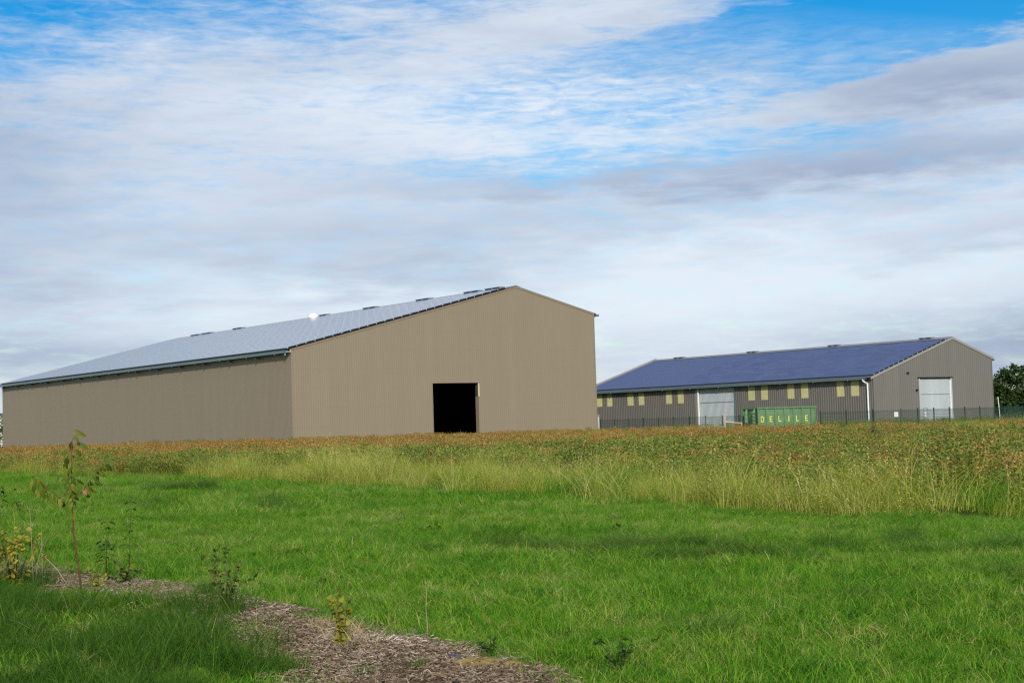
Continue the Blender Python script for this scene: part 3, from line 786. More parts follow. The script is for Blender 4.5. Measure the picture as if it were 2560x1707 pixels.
# things lying before the sliding door
bo = empty('concrete_beam', (16.6, 138.6, .50), 'long grey concrete beam lying on blocks before the pale sliding door', 'beam', R(-40))
mb = MB(); mb.box((-.55, -.15, .22), (2.3, .15, .42)); mb.obj('beam_body', mat('weathered_concrete', painted_metal((.25, .25, .25), .1, .85, .1, .2)), bo)
for x in (.0, 1.7):
    mb = MB(); mb.box((x - .15, -.2, -.5), (x + .15, .2, .217)); mb.obj('block', M_GREYCLAD, bo)
to = empty('wooden_trestle', (17.72, 132.0, .12), 'broken raw wood trestle with a long sloping plank left of the green container', 'trestle', R(-8))
mb = MB(); mb.box((-.05, -.06, 0), (.06, .06, 1.75)); mb.obj('post', M_PINE, to)
mb = MB(); mb.tube([(.07, 0, 1.12), (1.45, .1, 1.02)], .055, 4); mb.obj('plank', M_PINE, to)
mb = MB(); mb.tube([(.07, .25, 1.18), (.75, .3, 1.13)], .045, 4); mb.obj('plank', M_PINE, to)
mb = MB(); mb.box((-.08, -.08, 1.752), (.28, .08, 1.80)); mb.obj('cross_piece', M_PINE, to)
mb = MB(); mb.box((1.35, -.02, 0), (1.44, .08, .96)); mb.obj('post', M_PINE, to)


# ------------------------------------------------------------------ vegetation: meshes for scattering
def blades(name, n, rad, h0, h1, wd, lean, m, tip_tint=0.0, segs=3, bias=1.0, heads=0.0, wind=(0, 0)):
    """one clump of grass blades; tint is random per blade"""
    mb = MB()
    for _ in range(n):
        a = random.uniform(0, 2 * math.pi); r_ = rad * math.sqrt(random.random())
        bx, by = r_ * math.cos(a), r_ * math.sin(a)
        hd = random.uniform(0, 2 * math.pi); h = random.uniform(h0, h1); ln = h * random.uniform(lean[0], lean[1]); w_ = wd * random.uniform(.6, 1.3)
        dx, dy = math.cos(hd) * ln + wind[0] * h, math.sin(hd) * ln + wind[1] * h
        fc = random.uniform(0, 2 * math.pi); sx, sy = math.cos(fc) * w_ / 2, math.sin(fc) * w_ / 2
        vs, fs = [], []
        for k in range(segs + 1):
            t = k / segs; q = t ** 1.8
            x, y = bx + dx * q, by + dy * q; z = h * (t - .35 * t * t * min(1, ln / h)) 
            ww = (1 - t) ** .6 if k < segs else .04
            vs += [(x - sx * ww, y - sy * ww, z), (x + sx * ww, y + sy * ww, z)]
            if k: fs.append((2 * k - 2, 2 * k - 1, 2 * k + 1, 2 * k))
        tint = random.random() ** bias
        mb.add(vs, fs, 0, tint)
        if random.random() < heads:
            hx, hy, hz_ = bx + dx, by + dy, h * (1 - .35 * min(1, ln / h))
            for _k in range(5):
                ox, oy, oz = random.uniform(-.012, .012), random.uniform(-.012, .012), random.uniform(-.12, .05)
                s = random.uniform(.004, .009)
                mb.add([(hx + ox - s, hy + oy, hz_ + oz), (hx + ox, hy + oy - s, hz_ + oz - s), (hx + ox + s, hy + oy, hz_ + oz + s * 1.5), (hx + ox, hy + oy + s, hz_ + oz + s)], [(0, 1, 2, 3)], 0, min(1, .75 + .25 * random.random()))
    me = mb.mesh(name, False, True); me.materials.append(m); return me

def leaf_quad(mb, c, size, tint, up=.5, ratio=.6):
    d = Vector((random.gauss(0, 1), random.gauss(0, 1), random.gauss(0, .6) - up * .3)).normalized()
    n = Vector((random.gauss(0, .7), random.gauss(0, .7), 1.0)).normalized()
    s = d.cross(n).normalized() * size * ratio * .5; d = d * size
    c = Vector(c)
    mb.add([c, c + d * .45 + s, c + d, c + d * .45 - s], [(0, 1, 2, 3)], 0, tint)

def leafy(name, n, rad, h0, h1, size, m, topbias=1.5, bias=1.0, stems=6):
    mb = MB()
    for _ in range(stems):
        a = random.uniform(0, 6.28); r_ = rad * .8 * math.sqrt(random.random())
        mb.tube([(r_ * math.cos(a), r_ * math.sin(a), 0), (r_ * math.cos(a) * 1.2, r_ * math.sin(a) * 1.2, h1 * random.uniform(.7, 1.0))], .004, 3, 0, False, random.uniform(.2, .7))
    for _ in range(n):
        a = random.uniform(0, 6.28); r_ = rad * math.sqrt(random.random())
        z = h0 + (h1 - h0) * random.random() ** (1 / topbias)
        leaf_quad(mb, (r_ * math.cos(a), r_ * math.sin(a), z), size * random.uniform(.6, 1.3), random.random() ** bias)
    me = mb.mesh(name, False, True); me.materials.append(m); return me

def chips(name, n, rad, m, lmin=.010, lmax=.045):
    mb = MB()
    for _ in range(n):
        a = random.uniform(0, 6.28); r_ = rad * math.sqrt(random.random())
        L = random.uniform(lmin, lmax) * (2.2 if random.random() < .05 else 1); W = random.uniform(.002, .008); H = random.uniform(.0015, .004)
        e = Euler((random.gauss(0, .3), random.gauss(0, .22), random.uniform(0, 6.28))).to_matrix()
        c = Vector((r_ * math.cos(a), r_ * math.sin(a), random.uniform(0, .03)))
        vs = [c + e @ Vector((sx * L / 2, sy * W / 2 * (1 if sx < 0 else .6), sz * H)) for sz in (0, 1) for sx, sy in ((-1, -1), (1, -1), (1, 1), (-1, 1))]
        mb.add(vs, [(4, 5, 6, 7), (0, 1, 5, 4), (1, 2, 6, 5), (2, 3, 7, 6), (3, 0, 4, 7)], 0, random.random())
    me = mb.mesh(name, False, True); me.materials.append(m); return me

def flowers(name, n, rad, h0, h1, s, m):
    mb = MB()
    for _ in range(n):
        a = random.uniform(0, 6.28); r_ = rad * math.sqrt(random.random()); x, y, z = r_ * math.cos(a), r_ * math.sin(a), random.uniform(h0, h1)
        for k in range(6):
            b = k * 1.047
            mb.add([(x, y, z), (x + s * math.cos(b - .4), y + s * math.sin(b - .4), z + s * .35), (x + s * 1.2 * math.cos(b), y + s * 1.2 * math.sin(b), z + s * .3), (x + s * math.cos(b + .4), y + s * math.sin(b + .4), z + s * .35)], [(0, 1, 2, 3)], 0, random.random())
    me = mb.mesh(name, False, True); me.materials.append(m); return me

def scatter(name, meshes, P, idx, rot, scl, label, cat):
    """one object of kind stuff that instances the clumps on its points with geometry nodes"""
    P = np.asarray(P, float)
    me = bpy.data.meshes.new(name); me.from_pydata(P.tolist(), [], [])
    for nm, ty, dat in (('idx', 'INT', idx), ('rot', 'FLOAT_VECTOR', rot), ('scl', 'FLOAT', scl)):
        at = me.attributes.new(nm, ty, 'POINT')
        at.data.foreach_set('vector' if ty == 'FLOAT_VECTOR' else 'value', np.asarray(dat).ravel())
    coll = bpy.data.collections.new(name + '_sources')
    for k, m in enumerate(meshes):
        coll.objects.link(bpy.data.objects.new('%s_clump_%02d' % (name, k), m))
    o = bpy.data.objects.new(name, me); COL.objects.link(o)
    for m in dict.fromkeys(mm.materials[0] for mm in meshes): me.materials.append(m)
    ng = bpy.data.node_groups.new(name + '_nodes', 'GeometryNodeTree')
    ng.interface.new_socket('Geometry', in_out='INPUT', socket_type='NodeSocketGeometry')
    ng.interface.new_socket('Geometry', in_out='OUTPUT', socket_type='NodeSocketGeometry')
    N = ng.nodes; Lk = ng.links
    gi, go = N.new('NodeGroupInput'), N.new('NodeGroupOutput')
    ci = N.new('GeometryNodeCollectionInfo'); ci.inputs['Collection'].default_value = coll
    ci.inputs['Separate Children'].default_value = True; ci.inputs['Reset Children'].default_value = True
    def attr(nm, ty):
        a = N.new('GeometryNodeInputNamedAttribute'); a.data_type = ty; a.inputs['Name'].default_value = nm; return a.outputs[0]
    ip = N.new('GeometryNodeInstanceOnPoints')
    Lk.new(gi.outputs[0], ip.inputs['Points']); Lk.new(ci.outputs[0], ip.inputs['Instance'])
    ip.inputs['Pick Instance'].default_value = True
    Lk.new(attr('idx', 'INT'), ip.inputs['Instance Index'])
    er = N.new('FunctionNodeEulerToRotation'); Lk.new(attr('rot', 'FLOAT_VECTOR'), er.inputs[0]); Lk.new(er.outputs[0], ip.inputs['Rotation'])
    Lk.new(attr('scl', 'FLOAT'), ip.inputs['Scale'])
    Lk.new(ip.outputs[0], go.inputs[0])
    md = o.modifiers.new('scatter', 'NODES'); md.node_group = ng
    return tag(o, label, cat, None, 'stuff')

def vnoise(x, y, s, seed):
    """cheap smooth value noise in numpy"""
    r2 = np.random.default_rng(seed); T = r2.random((64, 64)); x = np.asarray(x) / s; y = np.asarray(y) / s
    xi, yi = np.floor(x).astype(int), np.floor(y).astype(int); fx, fy = x - xi, y - yi
    fx = fx * fx * (3 - 2 * fx); fy = fy * fy * (3 - 2 * fy)
    g = lambda i, j: T[i % 64, j % 64]
    return (g(xi, yi) * (1 - fx) + g(xi + 1, yi) * fx) * (1 - fy) + (g(xi, yi + 1) * (1 - fx) + g(xi + 1, yi + 1) * fx) * fy

BX = [-80, -50, -22.6, -10.7, -3, 1.7, 4.5, 7.1, 11, 20]
BY = [132, 104, 68.9, 53.3, 40.5, 31.8, 25.1, 22.1, 19.5, 14]
def yb(x): return np.interp(x, BX, BY)                       # where the mown meadow ends
KX = [-80, -44, -19.5, 7.7, 17, 21, 25, 38, 60]
KY = [138, 138, 141, 147, 119, 107, 101.5, 110, 135]
def yback(x): return np.interp(x, KX, KY)                    # where the crop ends

def field(n, y0, y1, spread=.37, pw=1.0):
    """points in the wedge of ground the photograph looks over"""
    y = (y0 ** 2 + (y1 ** 2 - y0 ** 2) * rng.random(n)) ** .5
    x = (rng.random(n) * 2 - 1) * (spread * y + 3.6)
    return x, y
def lay(x, y, base=None):
    return np.stack([x, y, gz(x, y) if base is None else base], 1)
def rots(n, tilt=.1):
    r_ = rng.normal(0, tilt, (n, 3)); r_[:, 2] = rng.random(n) * 6.283; return r_

def patch(x, y, cx, cy, rx, ry, ang=0.0):
    c, s = math.cos(ang), math.sin(ang); dx, dy = x - cx, y - cy
    q = ((dx * c + dy * s) / rx) ** 2 + ((-dx * s + dy * c) / ry) ** 2
    return np.exp(-q)

LUSH = [(1.75, 19.6, .85, .34, -.25), (1.05, 19.0, .55, .26, .2), (.35, 19.5, .55, .26, 0), (2.45, 17.9, .65, .28, -.4), (.75, 17.9, .5, .24, .2), (1.7, 17.6, .5, .24, 0), (-.2, 20.2, .4, .2, 0),
        (2.9, 18.7, .45, .2, 0), (1.3, 16.9, .35, .16, 0), (-9.6, 44.0, 1.3, .6, 0), (3.9, 14.6, .5, .2, -.4), (5.2, 17.5, .5, .2, 0)]
def lushness(x, y): return np.maximum.reduce([patch(x, y, *p) for p in LUSH])
# --- mown meadow grass
short = [blades('short_grass', 190, .24, .04, .12, .0050, (.2, .9), G_SHORT, segs=2, bias=1.2) for _ in range(6)] + \
        [blades('shaggy_grass', 140, .24, .05, .16, .0050, (.5, 1.5), G_SHORT, segs=3, bias=1.0) for _ in range(4)]
thatch = [blades('thatch', 70, .22, .03, .12, .0045, (.8, 2.2), G_TALL, segs=3, bias=.5) for _ in range(2)]
rosette = [leafy('rosette', 26, .10, .01, .07, .085, L_CLOVER, 1.0, .8, 0) for _ in range(2)]
clover = [leafy('clover', 110, .22, .02, .10, .035, L_CLOVER, 1.0, 1.0, 0) for _ in range(3)]
x1, y1 = field(23000, 6.5, 30); x2, y2 = field(18500, 30, 78); x3, y3 = field(4200, 78, 112)
x = np.r_[x1, x2, x3]; y = np.r_[y1, y2, y3]
lushq = lushness(x, y)
inbed = in_poly(x, y, BED)
edge = np.array([min(np.min(np.hypot(ue[:, 0] - a, ue[:, 1] - b)), np.min(np.hypot(le[:, 0] - a, le[:, 1] - b))) if q_ else 9.0 for a, b, q_ in zip(x, y, inbed)])
keep = ~inbed | (edge < .30 * vnoise(x, y, .3, 61)) | ((y > 13.8) & (vnoise(x, y, .5, 62) > .44) & (rng.random(len(x)) < .75))
ok = (y < yb(x) + .4) & keep & (rng.random(len(x)) > np.clip(lushq * 1.25 - .25, 0, .8))
x, y = x[ok], y[ok]; n = len(x)
idx = rng.integers(0, 10, n)
cl = vnoise(x, y, 1.1, 5) * .6 + vnoise(x, y, .4, 6) * .4
idx = np.where((cl > .93) & (y < 26), 10 + rng.integers(0, 3, n), idx)
scl = (.58 + .80 * rng.random(n) ** 1.3) * (.72 + .65 * vnoise(x, y, .9, 8)) * np.where(y > 30, 1.5, 1.0) * np.where(y > 78, 1.4, 1.0)
u = rng.random(n); dryp = vnoise(x, y, 1.8, 71) * .6 + vnoise(x, y, .6, 72) * .4
idx = np.where(u < .03 + .35 * np.clip(dryp - .58, 0, 1), 13 + rng.integers(0, 2, n), np.where((u > .993) & (y < 28), 15 + rng.integers(0, 2, n), idx))
scatter('meadow_grass', short + clover + thatch + rosette, lay(x, y), idx, rots(n, .12), scl, 'mown bright green meadow grass over the whole foreground', 'grass')

# --- longer lodged grass in dark lush patches
lush = [blades('lush_grass', 120, .26, .22, .46, .0065, (.7, 1.6), G_LUSH, segs=4, wind=(.35, -.15)) for _ in range(4)]
x, y = field(38000, 11, 50)
q = lushness(x, y)
ok = (rng.random(len(x)) < np.clip(q * 1.6 - .40 + 1.3 * (vnoise(x, y, .28, 3) - .5), 0, 1)) & (y < yb(x) - 1) & ~in_poly(x, y, BED)
x, y = x[ok], y[ok]; n = len(x)
scatter('lush_grass', lush, lay(x, y), rng.integers(0, 4, n), rots(n, .15), (.45 + .5 * rng.random(n)) * np.where(y > 30, 1.3, 1.0), 'long dark green grass lying over in patches of the meadow', 'grass')

# --- rank tufts beside the mulch bed
straw = [blades('dead_grass', 45, .13, .06, .20, .004, (.6, 1.8), mat('dead_blade', lambda t: pbr(t, (.36, .28, .15), .8, 0, .15)), segs=3) for _ in range(3)]
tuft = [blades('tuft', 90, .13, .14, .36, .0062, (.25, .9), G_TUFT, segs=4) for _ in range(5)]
x, y = field(15000, 6.5, 19)
left = np.array([in_poly(x, y, [(-12, 24), (-12, 6)] + [(a - .30 - .02 * b, b) for a, b in LO_E[::-1]])])[0]
q = left * (.16 + .84 * (vnoise(x, y, .7, 21) > .48)) * .85
q = np.maximum(q, patch(x, y, -2.75, 11.6, .38, .7) * 1.3)
q = np.maximum(q, patch(x, y, -.80, 9.62, .16, .09) * 1.5)
q = np.maximum(q, patch(x, y, -1.75, 10.1, .28, .25) * 1.4)
q = np.maximum(q, patch(x, y, -2.45, 13.0, .18, .2) * .7)
q = np.maximum(q, patch(x, y, -3.35, 13.6, .45, .55) * .9 * (vnoise(x, y, .4, 63) > .4))
q = np.maximum(q, patch(x, y, -5.6, 16.3, .5, .35) * .6 * (vnoise(x, y, .4, 64) > .45))
q = np.maximum(q, patch(x, y, -2.2, 10.9, .25, .4) * .9)
ok = rng.random(len(x)) < q
x, y = x[ok], y[ok]; n = len(x)
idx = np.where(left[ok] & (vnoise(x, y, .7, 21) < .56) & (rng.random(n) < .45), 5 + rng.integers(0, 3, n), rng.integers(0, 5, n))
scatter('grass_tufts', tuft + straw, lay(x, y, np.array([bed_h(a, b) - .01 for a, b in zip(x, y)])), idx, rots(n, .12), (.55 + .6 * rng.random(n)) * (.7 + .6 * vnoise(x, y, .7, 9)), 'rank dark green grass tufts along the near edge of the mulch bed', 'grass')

# --- wood chips
chip = [chips('wood_chips', 150, .17, L_CHIP) for _ in range(6)]
x, y = field(25000, 7, 24)
ok = in_poly(x, y, BED)
x, y = x[ok], y[ok]
st = (rng.random(len(x)) < .22 * (patch(x, y, -1.45, 11.6, .55, .9, -.5) + patch(x, y, -2.2, 10.6, .4, .5))) 
n = len(x); idx = np.where(st, 6 + rng.integers(0, 3, n), rng.integers(0, 6, n))
zz = np.array([bed_h(a, b) - .004 for a, b in zip(x, y)])
scatter('wood_chips', chip + straw, lay(x, y, zz), idx, rots(n, .10), .7 + .6 * rng.random(n), 'grey brown shredded wood chips covering the planting bed', 'mulch')

# --- tall seeding grass at the meadow edge
tall = [blades('tall_grass', 105, .32, .25, 1.0, .0075, (.15, 1.0), G_TALL, segs=4, heads=.16, wind=(.10, 0)) for _ in range(4)] + [blades('tall_grass', 60, .34, .5, 1.25, .0065, (.5, 1.5), G_TALL, segs=5, heads=.3, wind=(-.2, 0)), blades('tall_grass', 130, .34, .2, .7, .008, (.4, 1.3), G_SHORT, segs=4)]
x, y = field(25000, 20, 86)
d = y - yb(x)
width = np.interp(x, [-40, -16, -10, -6, 0, 4, 6.5, 10], [1.0, 1.6, 7.0, 12.0, 14.0, 11.0, 6.0, 4.0])
dens = np.where(x < -11, .30, np.where(x > 6.5, .62, 1.0)) * np.clip(1.7 * vnoise(x, y, 1.3, 31) - .12, .14, 1)
ok = (d > -.1) & (d < width) & (rng.random(len(x)) < dens)
# scattered stems among the crop
xs2, ys2 = field(6500, 24, 110); d2 = ys2 - yb(xs2); ok2 = (d2 > 2) & (ys2 < yback(xs2)) & (vnoise(xs2, ys2, 4, 33) > .40)
x, y = np.r_[x[ok], xs2[ok2]], np.r_[y[ok], ys2[ok2]]; n = len(x)
scatter('tall_grass', tall, lay(x, y), np.where(vnoise(x, y, 1.3, 37) + .25 * rng.random(n) > .80, 5, rng.integers(0, 5, n)), rots(n, .13), (.55 + .70 * rng.random(n) ** 1.4) * (.66 + .66 * vnoise(x, y, 1.7, 35)), 'tall straw yellow seeding grass between the meadow and the crop', 'grass')

# --- crop: ripe orange towards the far side, green nearer
dry = [leafy('ripe_crop', 120, .30, .18, .80, .060, L_SOYDRY, 2.2, .9, 7) for _ in range(4)]
grn = [leafy('green_crop', 130, .30, .12, .76, .072, L_SOYGREEN, 2.0, 1.0, 6) for _ in range(4)]
xa, ya = field(12000, 20, 62, .38); xb, yb_ = field(14500, 62, 148, .36)
x, y = np.r_[xa, xb], np.r_[ya, yb_]
d = y - yb(x)
start = np.interp(x, [-40, -16, -10, -6, 0, 4, 6.5, 10], [.2, .2, 3.2, 7.5, 8.5, 6.5, 2.2, .5])
ok = (d > start) & (y < yback(x)) & ((vnoise(x, y, 2.4, 48) + .5 * vnoise(x, y, .9, 49) > .42) | (y > 60))
x, y, d = x[ok], y[ok], d[ok]; n = len(x)
ripe = np.clip((y - 62) / 18.0, 0, 1) * np.clip((d - 3) / 6, 0, 1) * .84 * np.interp(x, [4, 22], [1.0, .62]) + .6 * (vnoise(x, y, 5.5, 41) - .5) + .4 * (vnoise(x, y, 1.4, 43) - .5) + np.interp(x, [-8, 4, 14], [.05, .09, .13])
idx = np.where(rng.random(n) < np.clip(ripe, .05, .97), rng.integers(0, 4, n), 4 + rng.integers(0, 4, n))
scatter('bean_crop', dry + grn, lay(x, y), idx, rots(n, .10), (.60 + .50 * rng.random(n)) * (.78 + .45 * vnoise(x, y, 1.8, 45)) * np.where(y > 62, 1.05, 1.0), 'ripening bean crop, orange brown far off and green near the meadow', 'crop')

# --- rough weedy verge right at the wall of the large barn and under the fences
x, y = field(5200, 100, 175, .38)
vv = (x + 20.8) * math.cos(PSI) + (y - 147) * math.sin(PSI); uu = -(x + 20.8) * math.sin(PSI) + (y - 147) * math.cos(PSI)
wall = ((vv < -.15) & (vv > -3) & (uu > 0)) | ((uu < -.15) & (uu > -3) & (vv > -1) & (vv < 37) & ~((vv > 15.4) & (vv < 21.3)))
behind = (y > yback(x)) & (x > 14)
ok = wall | (behind & (rng.random(len(x)) < .5))
x, y = x[ok], y[ok]; n = len(x)
scatter('verge_weeds', [tall[0], tall[1], grn[0], grn[1]], lay(x, y), rng.integers(0, 4, n), rots(n, .1), .85 + .5 * rng.random(n), 'rough weeds and grass along the barn walls and fences', 'weeds')

# --- small wild flowers
fy = [flowers('yellow_flowers', 4, .35, .12, .26, .015, L_YFLOWER) for _ in range(3)]
fp = [flowers('pink_flowers', 1, .4, .08, .16, .010, L_PFLOWER) for _ in range(2)]
x, y = field(520, 9, 32)
q = patch(x, y, 5.9, 24.3, 2.2, 2.6); ok = rng.random(len(x)) < q
x2, y2 = field(110, 9.5, 34); x2_ok = y2 < yb(x2) - 1
xx, yy = np.r_[x[ok], x2[x2_ok]], np.r_[y[ok], y2[x2_ok]]
idx = np.r_[rng.integers(0, 3, ok.sum()), 3 + rng.integers(0, 2, x2_ok.sum())]
scatter('wild_flowers', fy + fp, lay(xx, yy), idx, rots(len(xx), .1), .8 + .4 * rng.random(len(xx)), 'small yellow and pink wild flowers dotted through the meadow', 'flowers')


# ------------------------------------------------------------------ single plants
def leaf_mesh(name, L, W, droop, fold, m, tint):
    """pointed leaf: two halves folded on the midrib, curving down; grows along +X from its stalk"""
    prof = [(0, .0), (.08, .12), (.28, .44), (.52, .5), (.76, .36), (.92, .14), (1.0, .0)]
    mb = MB(); vs = []
    for t, w_ in prof:
        x = L * (math.sin(t * droop) / droop if droop > .01 else t); z = -L * ((1 - math.cos(t * droop)) / droop if droop > .01 else 0)
        vs += [(x, w_ * W, z + fold * w_ * W), (x, 0, z), (x, -w_ * W, z + fold * w_ * W)]
    fs = []
    for k in range(len(prof) - 1):
        b = 3 * k
        fs += [(b, b + 1, b + 4, b + 3), (b + 1, b + 2, b + 5, b + 4)]
    mb.add(vs, fs, 0, tint)
    me = mb.mesh(name, True, True); me.materials.append(m); return me

def put_leaf(parent, me, base, tip, twist, sc_=1.0, face=None):
    b, t = Vector(base), Vector(tip); d = (t - b); L = d.length; d.normalize()
    ref = Vector(face) if face else (Vector((0, 0, 1)) if abs(d.z) < .85 else Vector((random.uniform(-1, 1), -1, .2)))
    yv = ref.cross(d).normalized(); zv = d.cross(yv)
    rot = Matrix((d, yv, zv)).transposed() @ Matrix.Rotation(twist, 3, 'X')
    o = link('leaf', me, parent); o.location = b; o.rotation_euler = rot.to_euler(); o.scale = (L * sc_,) * 3
    return o

SC = .00389
def sp(px, py, dy=0.0):
    x = (px - 204) * SC; z = (1508 - py) * SC
    return Vector((x - .03 * z, dy, z + .03 * x))
def sz(zx, zy, dy=0.0): return sp(50 + zx / 7.128, 1090 + zy / 7.128, dy)
random.seed(23)
SAP = (-4.23, 15.22)
sap = empty('cherry_sapling', (*SAP, bed_h(*SAP)), 'slender young tree with red brown stem and drooping narrow leaves in the mulch bed', 'sapling')
mb = MB(); mb.tube([sp(205, 1520), sp(199, 1441, .01), sp(191, 1356), sp(190, 1279), sp(193, 1218, -.01), sp(196, 1141), sp(199, 1118)], [.0105, .0095, .0085, .0072, .0058, .004, .0025], 7); mb.obj('stem', M_REDBARK, sap, True)
rb = [(1000, 1290, 0), (1100, 1240, -.05), (1260, 1140, -.12), (1450, 950, -.2), (1580, 830, -.25), (1730, 700, -.3)]
lb = [(1000, 1325, 0), (850, 1310, .05), (700, 1220, .1), (560, 1140, .16), (450, 1080, .2), (330, 960, .24), (230, 890, .27), (150, 810, .3)]
for br in (rb, lb):
    mb = MB(); mb.tube([sz(*p) for p in br], [.006 - .0045 * k / (len(br) - 1) for k in range(len(br))], 5); mb.obj('branch', M_GREYBARK if br is rb else M_REDBARK, sap, True)
def depth_at(zx):
    if zx > 1120 and zx < 2000: return float(np.interp(zx, [1000, 1730], [0, -.3]))
    if zx < 860: return float(np.interp(zx, [150, 1000], [.3, 0]))
    return 0.0
SL = [(1075, 250, 1060, 85), (1100, 55, 1280, 190), (1115, 150, 1220, 290), (1115, 290, 1310, 390), (1030, 250, 965, 450), (940, 390, 870, 520), (1080, 400, 1210, 540), (1100, 535, 1250, 590),
      (985, 510, 885, 740), (985, 560, 910, 700), (1045, 625, 1130, 760), (1140, 720, 1190, 850), (945, 720, 885, 960), (980, 820, 905, 1000), (1040, 870, 1080, 1030), (1110, 920, 1210, 1050),
      (970, 1090, 890, 1180), (930, 1190, 775, 1225), (1000, 1130, 1080, 1230), (1060, 1250, 1130, 1310), (1270, 1190, 1350, 1300), (1200, 1240, 1280, 1350), (1370, 1060, 1450, 1230),
      (1400, 970, 1440, 1100), (1430, 960, 1470, 1030), (1490, 970, 1600, 1110), (1560, 870, 1635, 1060), (1600, 790, 1640, 870), (1650, 820, 1760, 890), (1740, 705, 1850, 840), (1760, 690, 1910, 810), (1690, 760, 1690, 920),
      (720, 1190, 600, 1120), (640, 1200, 570, 1390), (655, 1270, 630, 1400), (690, 1250, 650, 1430), (820, 1340, 765, 1470), (860, 1290, 780, 1250), (960, 1320, 860, 1280),
      (150, 930, 100, 1080), (190, 910, 150, 1080), (230, 950, 200, 1130), (270, 870, 380, 1100), (320, 1075, 265, 1230), (350, 1000, 400, 1260), (430, 1060, 420, 1200), (465, 1150, 440, 1320)]
sleaf = [leaf_mesh('leaf', 1.0, .34, .9, .35, L_SAPLING, tt) for tt in (.15, .4, .6, .8, 1.0)]
pleaf = leaf_mesh('leaf', 1.0, .4, .5, .3, L_PINK, .5)
for (a, b, c, d_) in SL:
    dp_ = depth_at(a) + random.uniform(-.05, .05)
    put_leaf(sap, random.choice(sleaf[:3] if b < 700 and a > 900 else sleaf), sz(a, b, dp_), sz(c, d_, dp_ + random.uniform(-.06, .06)), random.uniform(-.75, .75), 1.12, (random.uniform(-.5, .5), -1, .45))
stems_ = [[sp(190, 1279), sp(193, 1218, -.01), sp(196, 1141)], [sz(*p) for p in rb[1:]], [sz(*p) for p in lb[1:]]]
for k in range(44):
    pl = stems_[(0, 0, 1, 2)[k % 4]]; i = random.randrange(len(pl) - 1); b = pl[i].lerp(pl[i + 1], random.random())
    a = random.uniform(0, 6.28); d_ = Vector((.75 * math.cos(a), .75 * math.sin(a), -random.uniform(.3, 1.3))).normalized()
    put_leaf(sap, random.choice(sleaf), b, b + d_ * random.uniform(.08, .125), random.uniform(-.75, .75), 1.0, (random.uniform(-.6, .6), -1, .45))
o = put_leaf(sap, pleaf, sz(1270, 1080, -.12), sz(1325, 1215, -.14), .3, 1.1, (.2, -1, .3)); o['label'] = 'reddened leaf'
put_leaf(sap, sleaf[3], sp(190, 1310), sp(196, 1325, -.02), .2)

# yellowing shrub at the left edge
SH = (-5.22, 16.25)
shr = empty('yellowing_shrub', (*SH, bed_h(*SH)), 'bushy shrub with yellow green rounded leaves at the left edge of the mulch bed', 'shrub')
yl = [leaf_mesh('leaf', 1.0, .68, .6, .25, L_YELLOW, tt) for tt in (.05, .25, .45, .6, .8, .95)]
mb = MB()
tips = []
for k in range(9):
    a = random.uniform(0, 6.28); r_ = random.uniform(.06, .32); hgt = random.uniform(.36, .66)
    pts = [(0, 0, 0), (r_ * .4 * math.cos(a), r_ * .4 * math.sin(a), hgt * .4), (r_ * math.cos(a), r_ * math.sin(a), hgt)]
    mb.tube(pts, [.007, .005, .002], 4); tips.append(pts)
mb.obj('stems', M_DARKSTEM, shr, True)
for k in range(285):
    pts = random.choice(tips); t = random.random() ** .8
    b = Vector(pts[1]).lerp(Vector(pts[2]), t) if t > .4 else Vector(pts[0]).lerp(Vector(pts[1]), t / .4)
    d_ = Vector((random.gauss(0, 1), random.gauss(0, 1), random.gauss(-.1, .5))).normalized()
    put_leaf(shr, random.choice(yl), b + d_ * .05, b + d_ * (.05 + random.uniform(.045, .075)), random.uniform(-.6, .6), 1.0, (random.uniform(-1, 1), random.uniform(-1.2, .2), random.uniform(.2, 1)))

def stalk_plant(name, loc, label, cat, stalks, leaf_pairs, L, leafset, stem_m, rad=.004):
    """upright stalks with opposite narrow leaves"""
    e = empty(name, (*loc, bed_h(*loc)), label, cat)
    for (dx, dy, h, lx) in stalks:
        pts = [(dx, dy, 0), (dx + lx * .3, dy, h * .5), (dx + lx, dy, h)]
        mb = MB(); mb.tube(pts, [rad, rad * .8, rad * .4], 5); mb.obj('stalk', stem_m, e, True)
        for k in range(leaf_pairs):
            t = .35 + .65 * (k + 1) / leaf_pairs
            b = Vector(pts[0]).lerp(Vector(pts[1]), t * 2) if t < .5 else Vector(pts[1]).lerp(Vector(pts[2]), t * 2 - 1)
            a = k * 1.57 * .6 + random.uniform(-.3, .3)
            for s in (1, -1):
                d_ = Vector((s * math.cos(a), s * math.sin(a), .35 - .5 * t * .4)).normalized()
                put_leaf(e, random.choice(leafset), b, b + d_ * L * random.uniform(.7, 1.2), random.uniform(-.3, .3))
    return e
dk = [leaf_mesh('leaf', 1.0, .22, .8, .3, L_DARKWEED, tt) for tt in (.1, .4, .7)]
stalk_plant('nettle', (-4.35, 16.6), 'pair of dark upright weed stalks with opposite narrow leaves right of the young tree', 'weed', [(.0, 0, .62, .02), (.22, .1, .82, .03), (.02, -.08, .42, -.02)], 7, .13, dk, M_DARKSTEM)
dryleaf = [leaf_mesh('leaf', 1.0, .25, .9, .3, L_DARKWEED, 1.0)]
e = empty('dead_stalks', (-4.93, 16.05, bed_h(-4.93, 16.05)), 'bundle of pale dead plant stalks beside the yellowing shrub', 'dead plant')
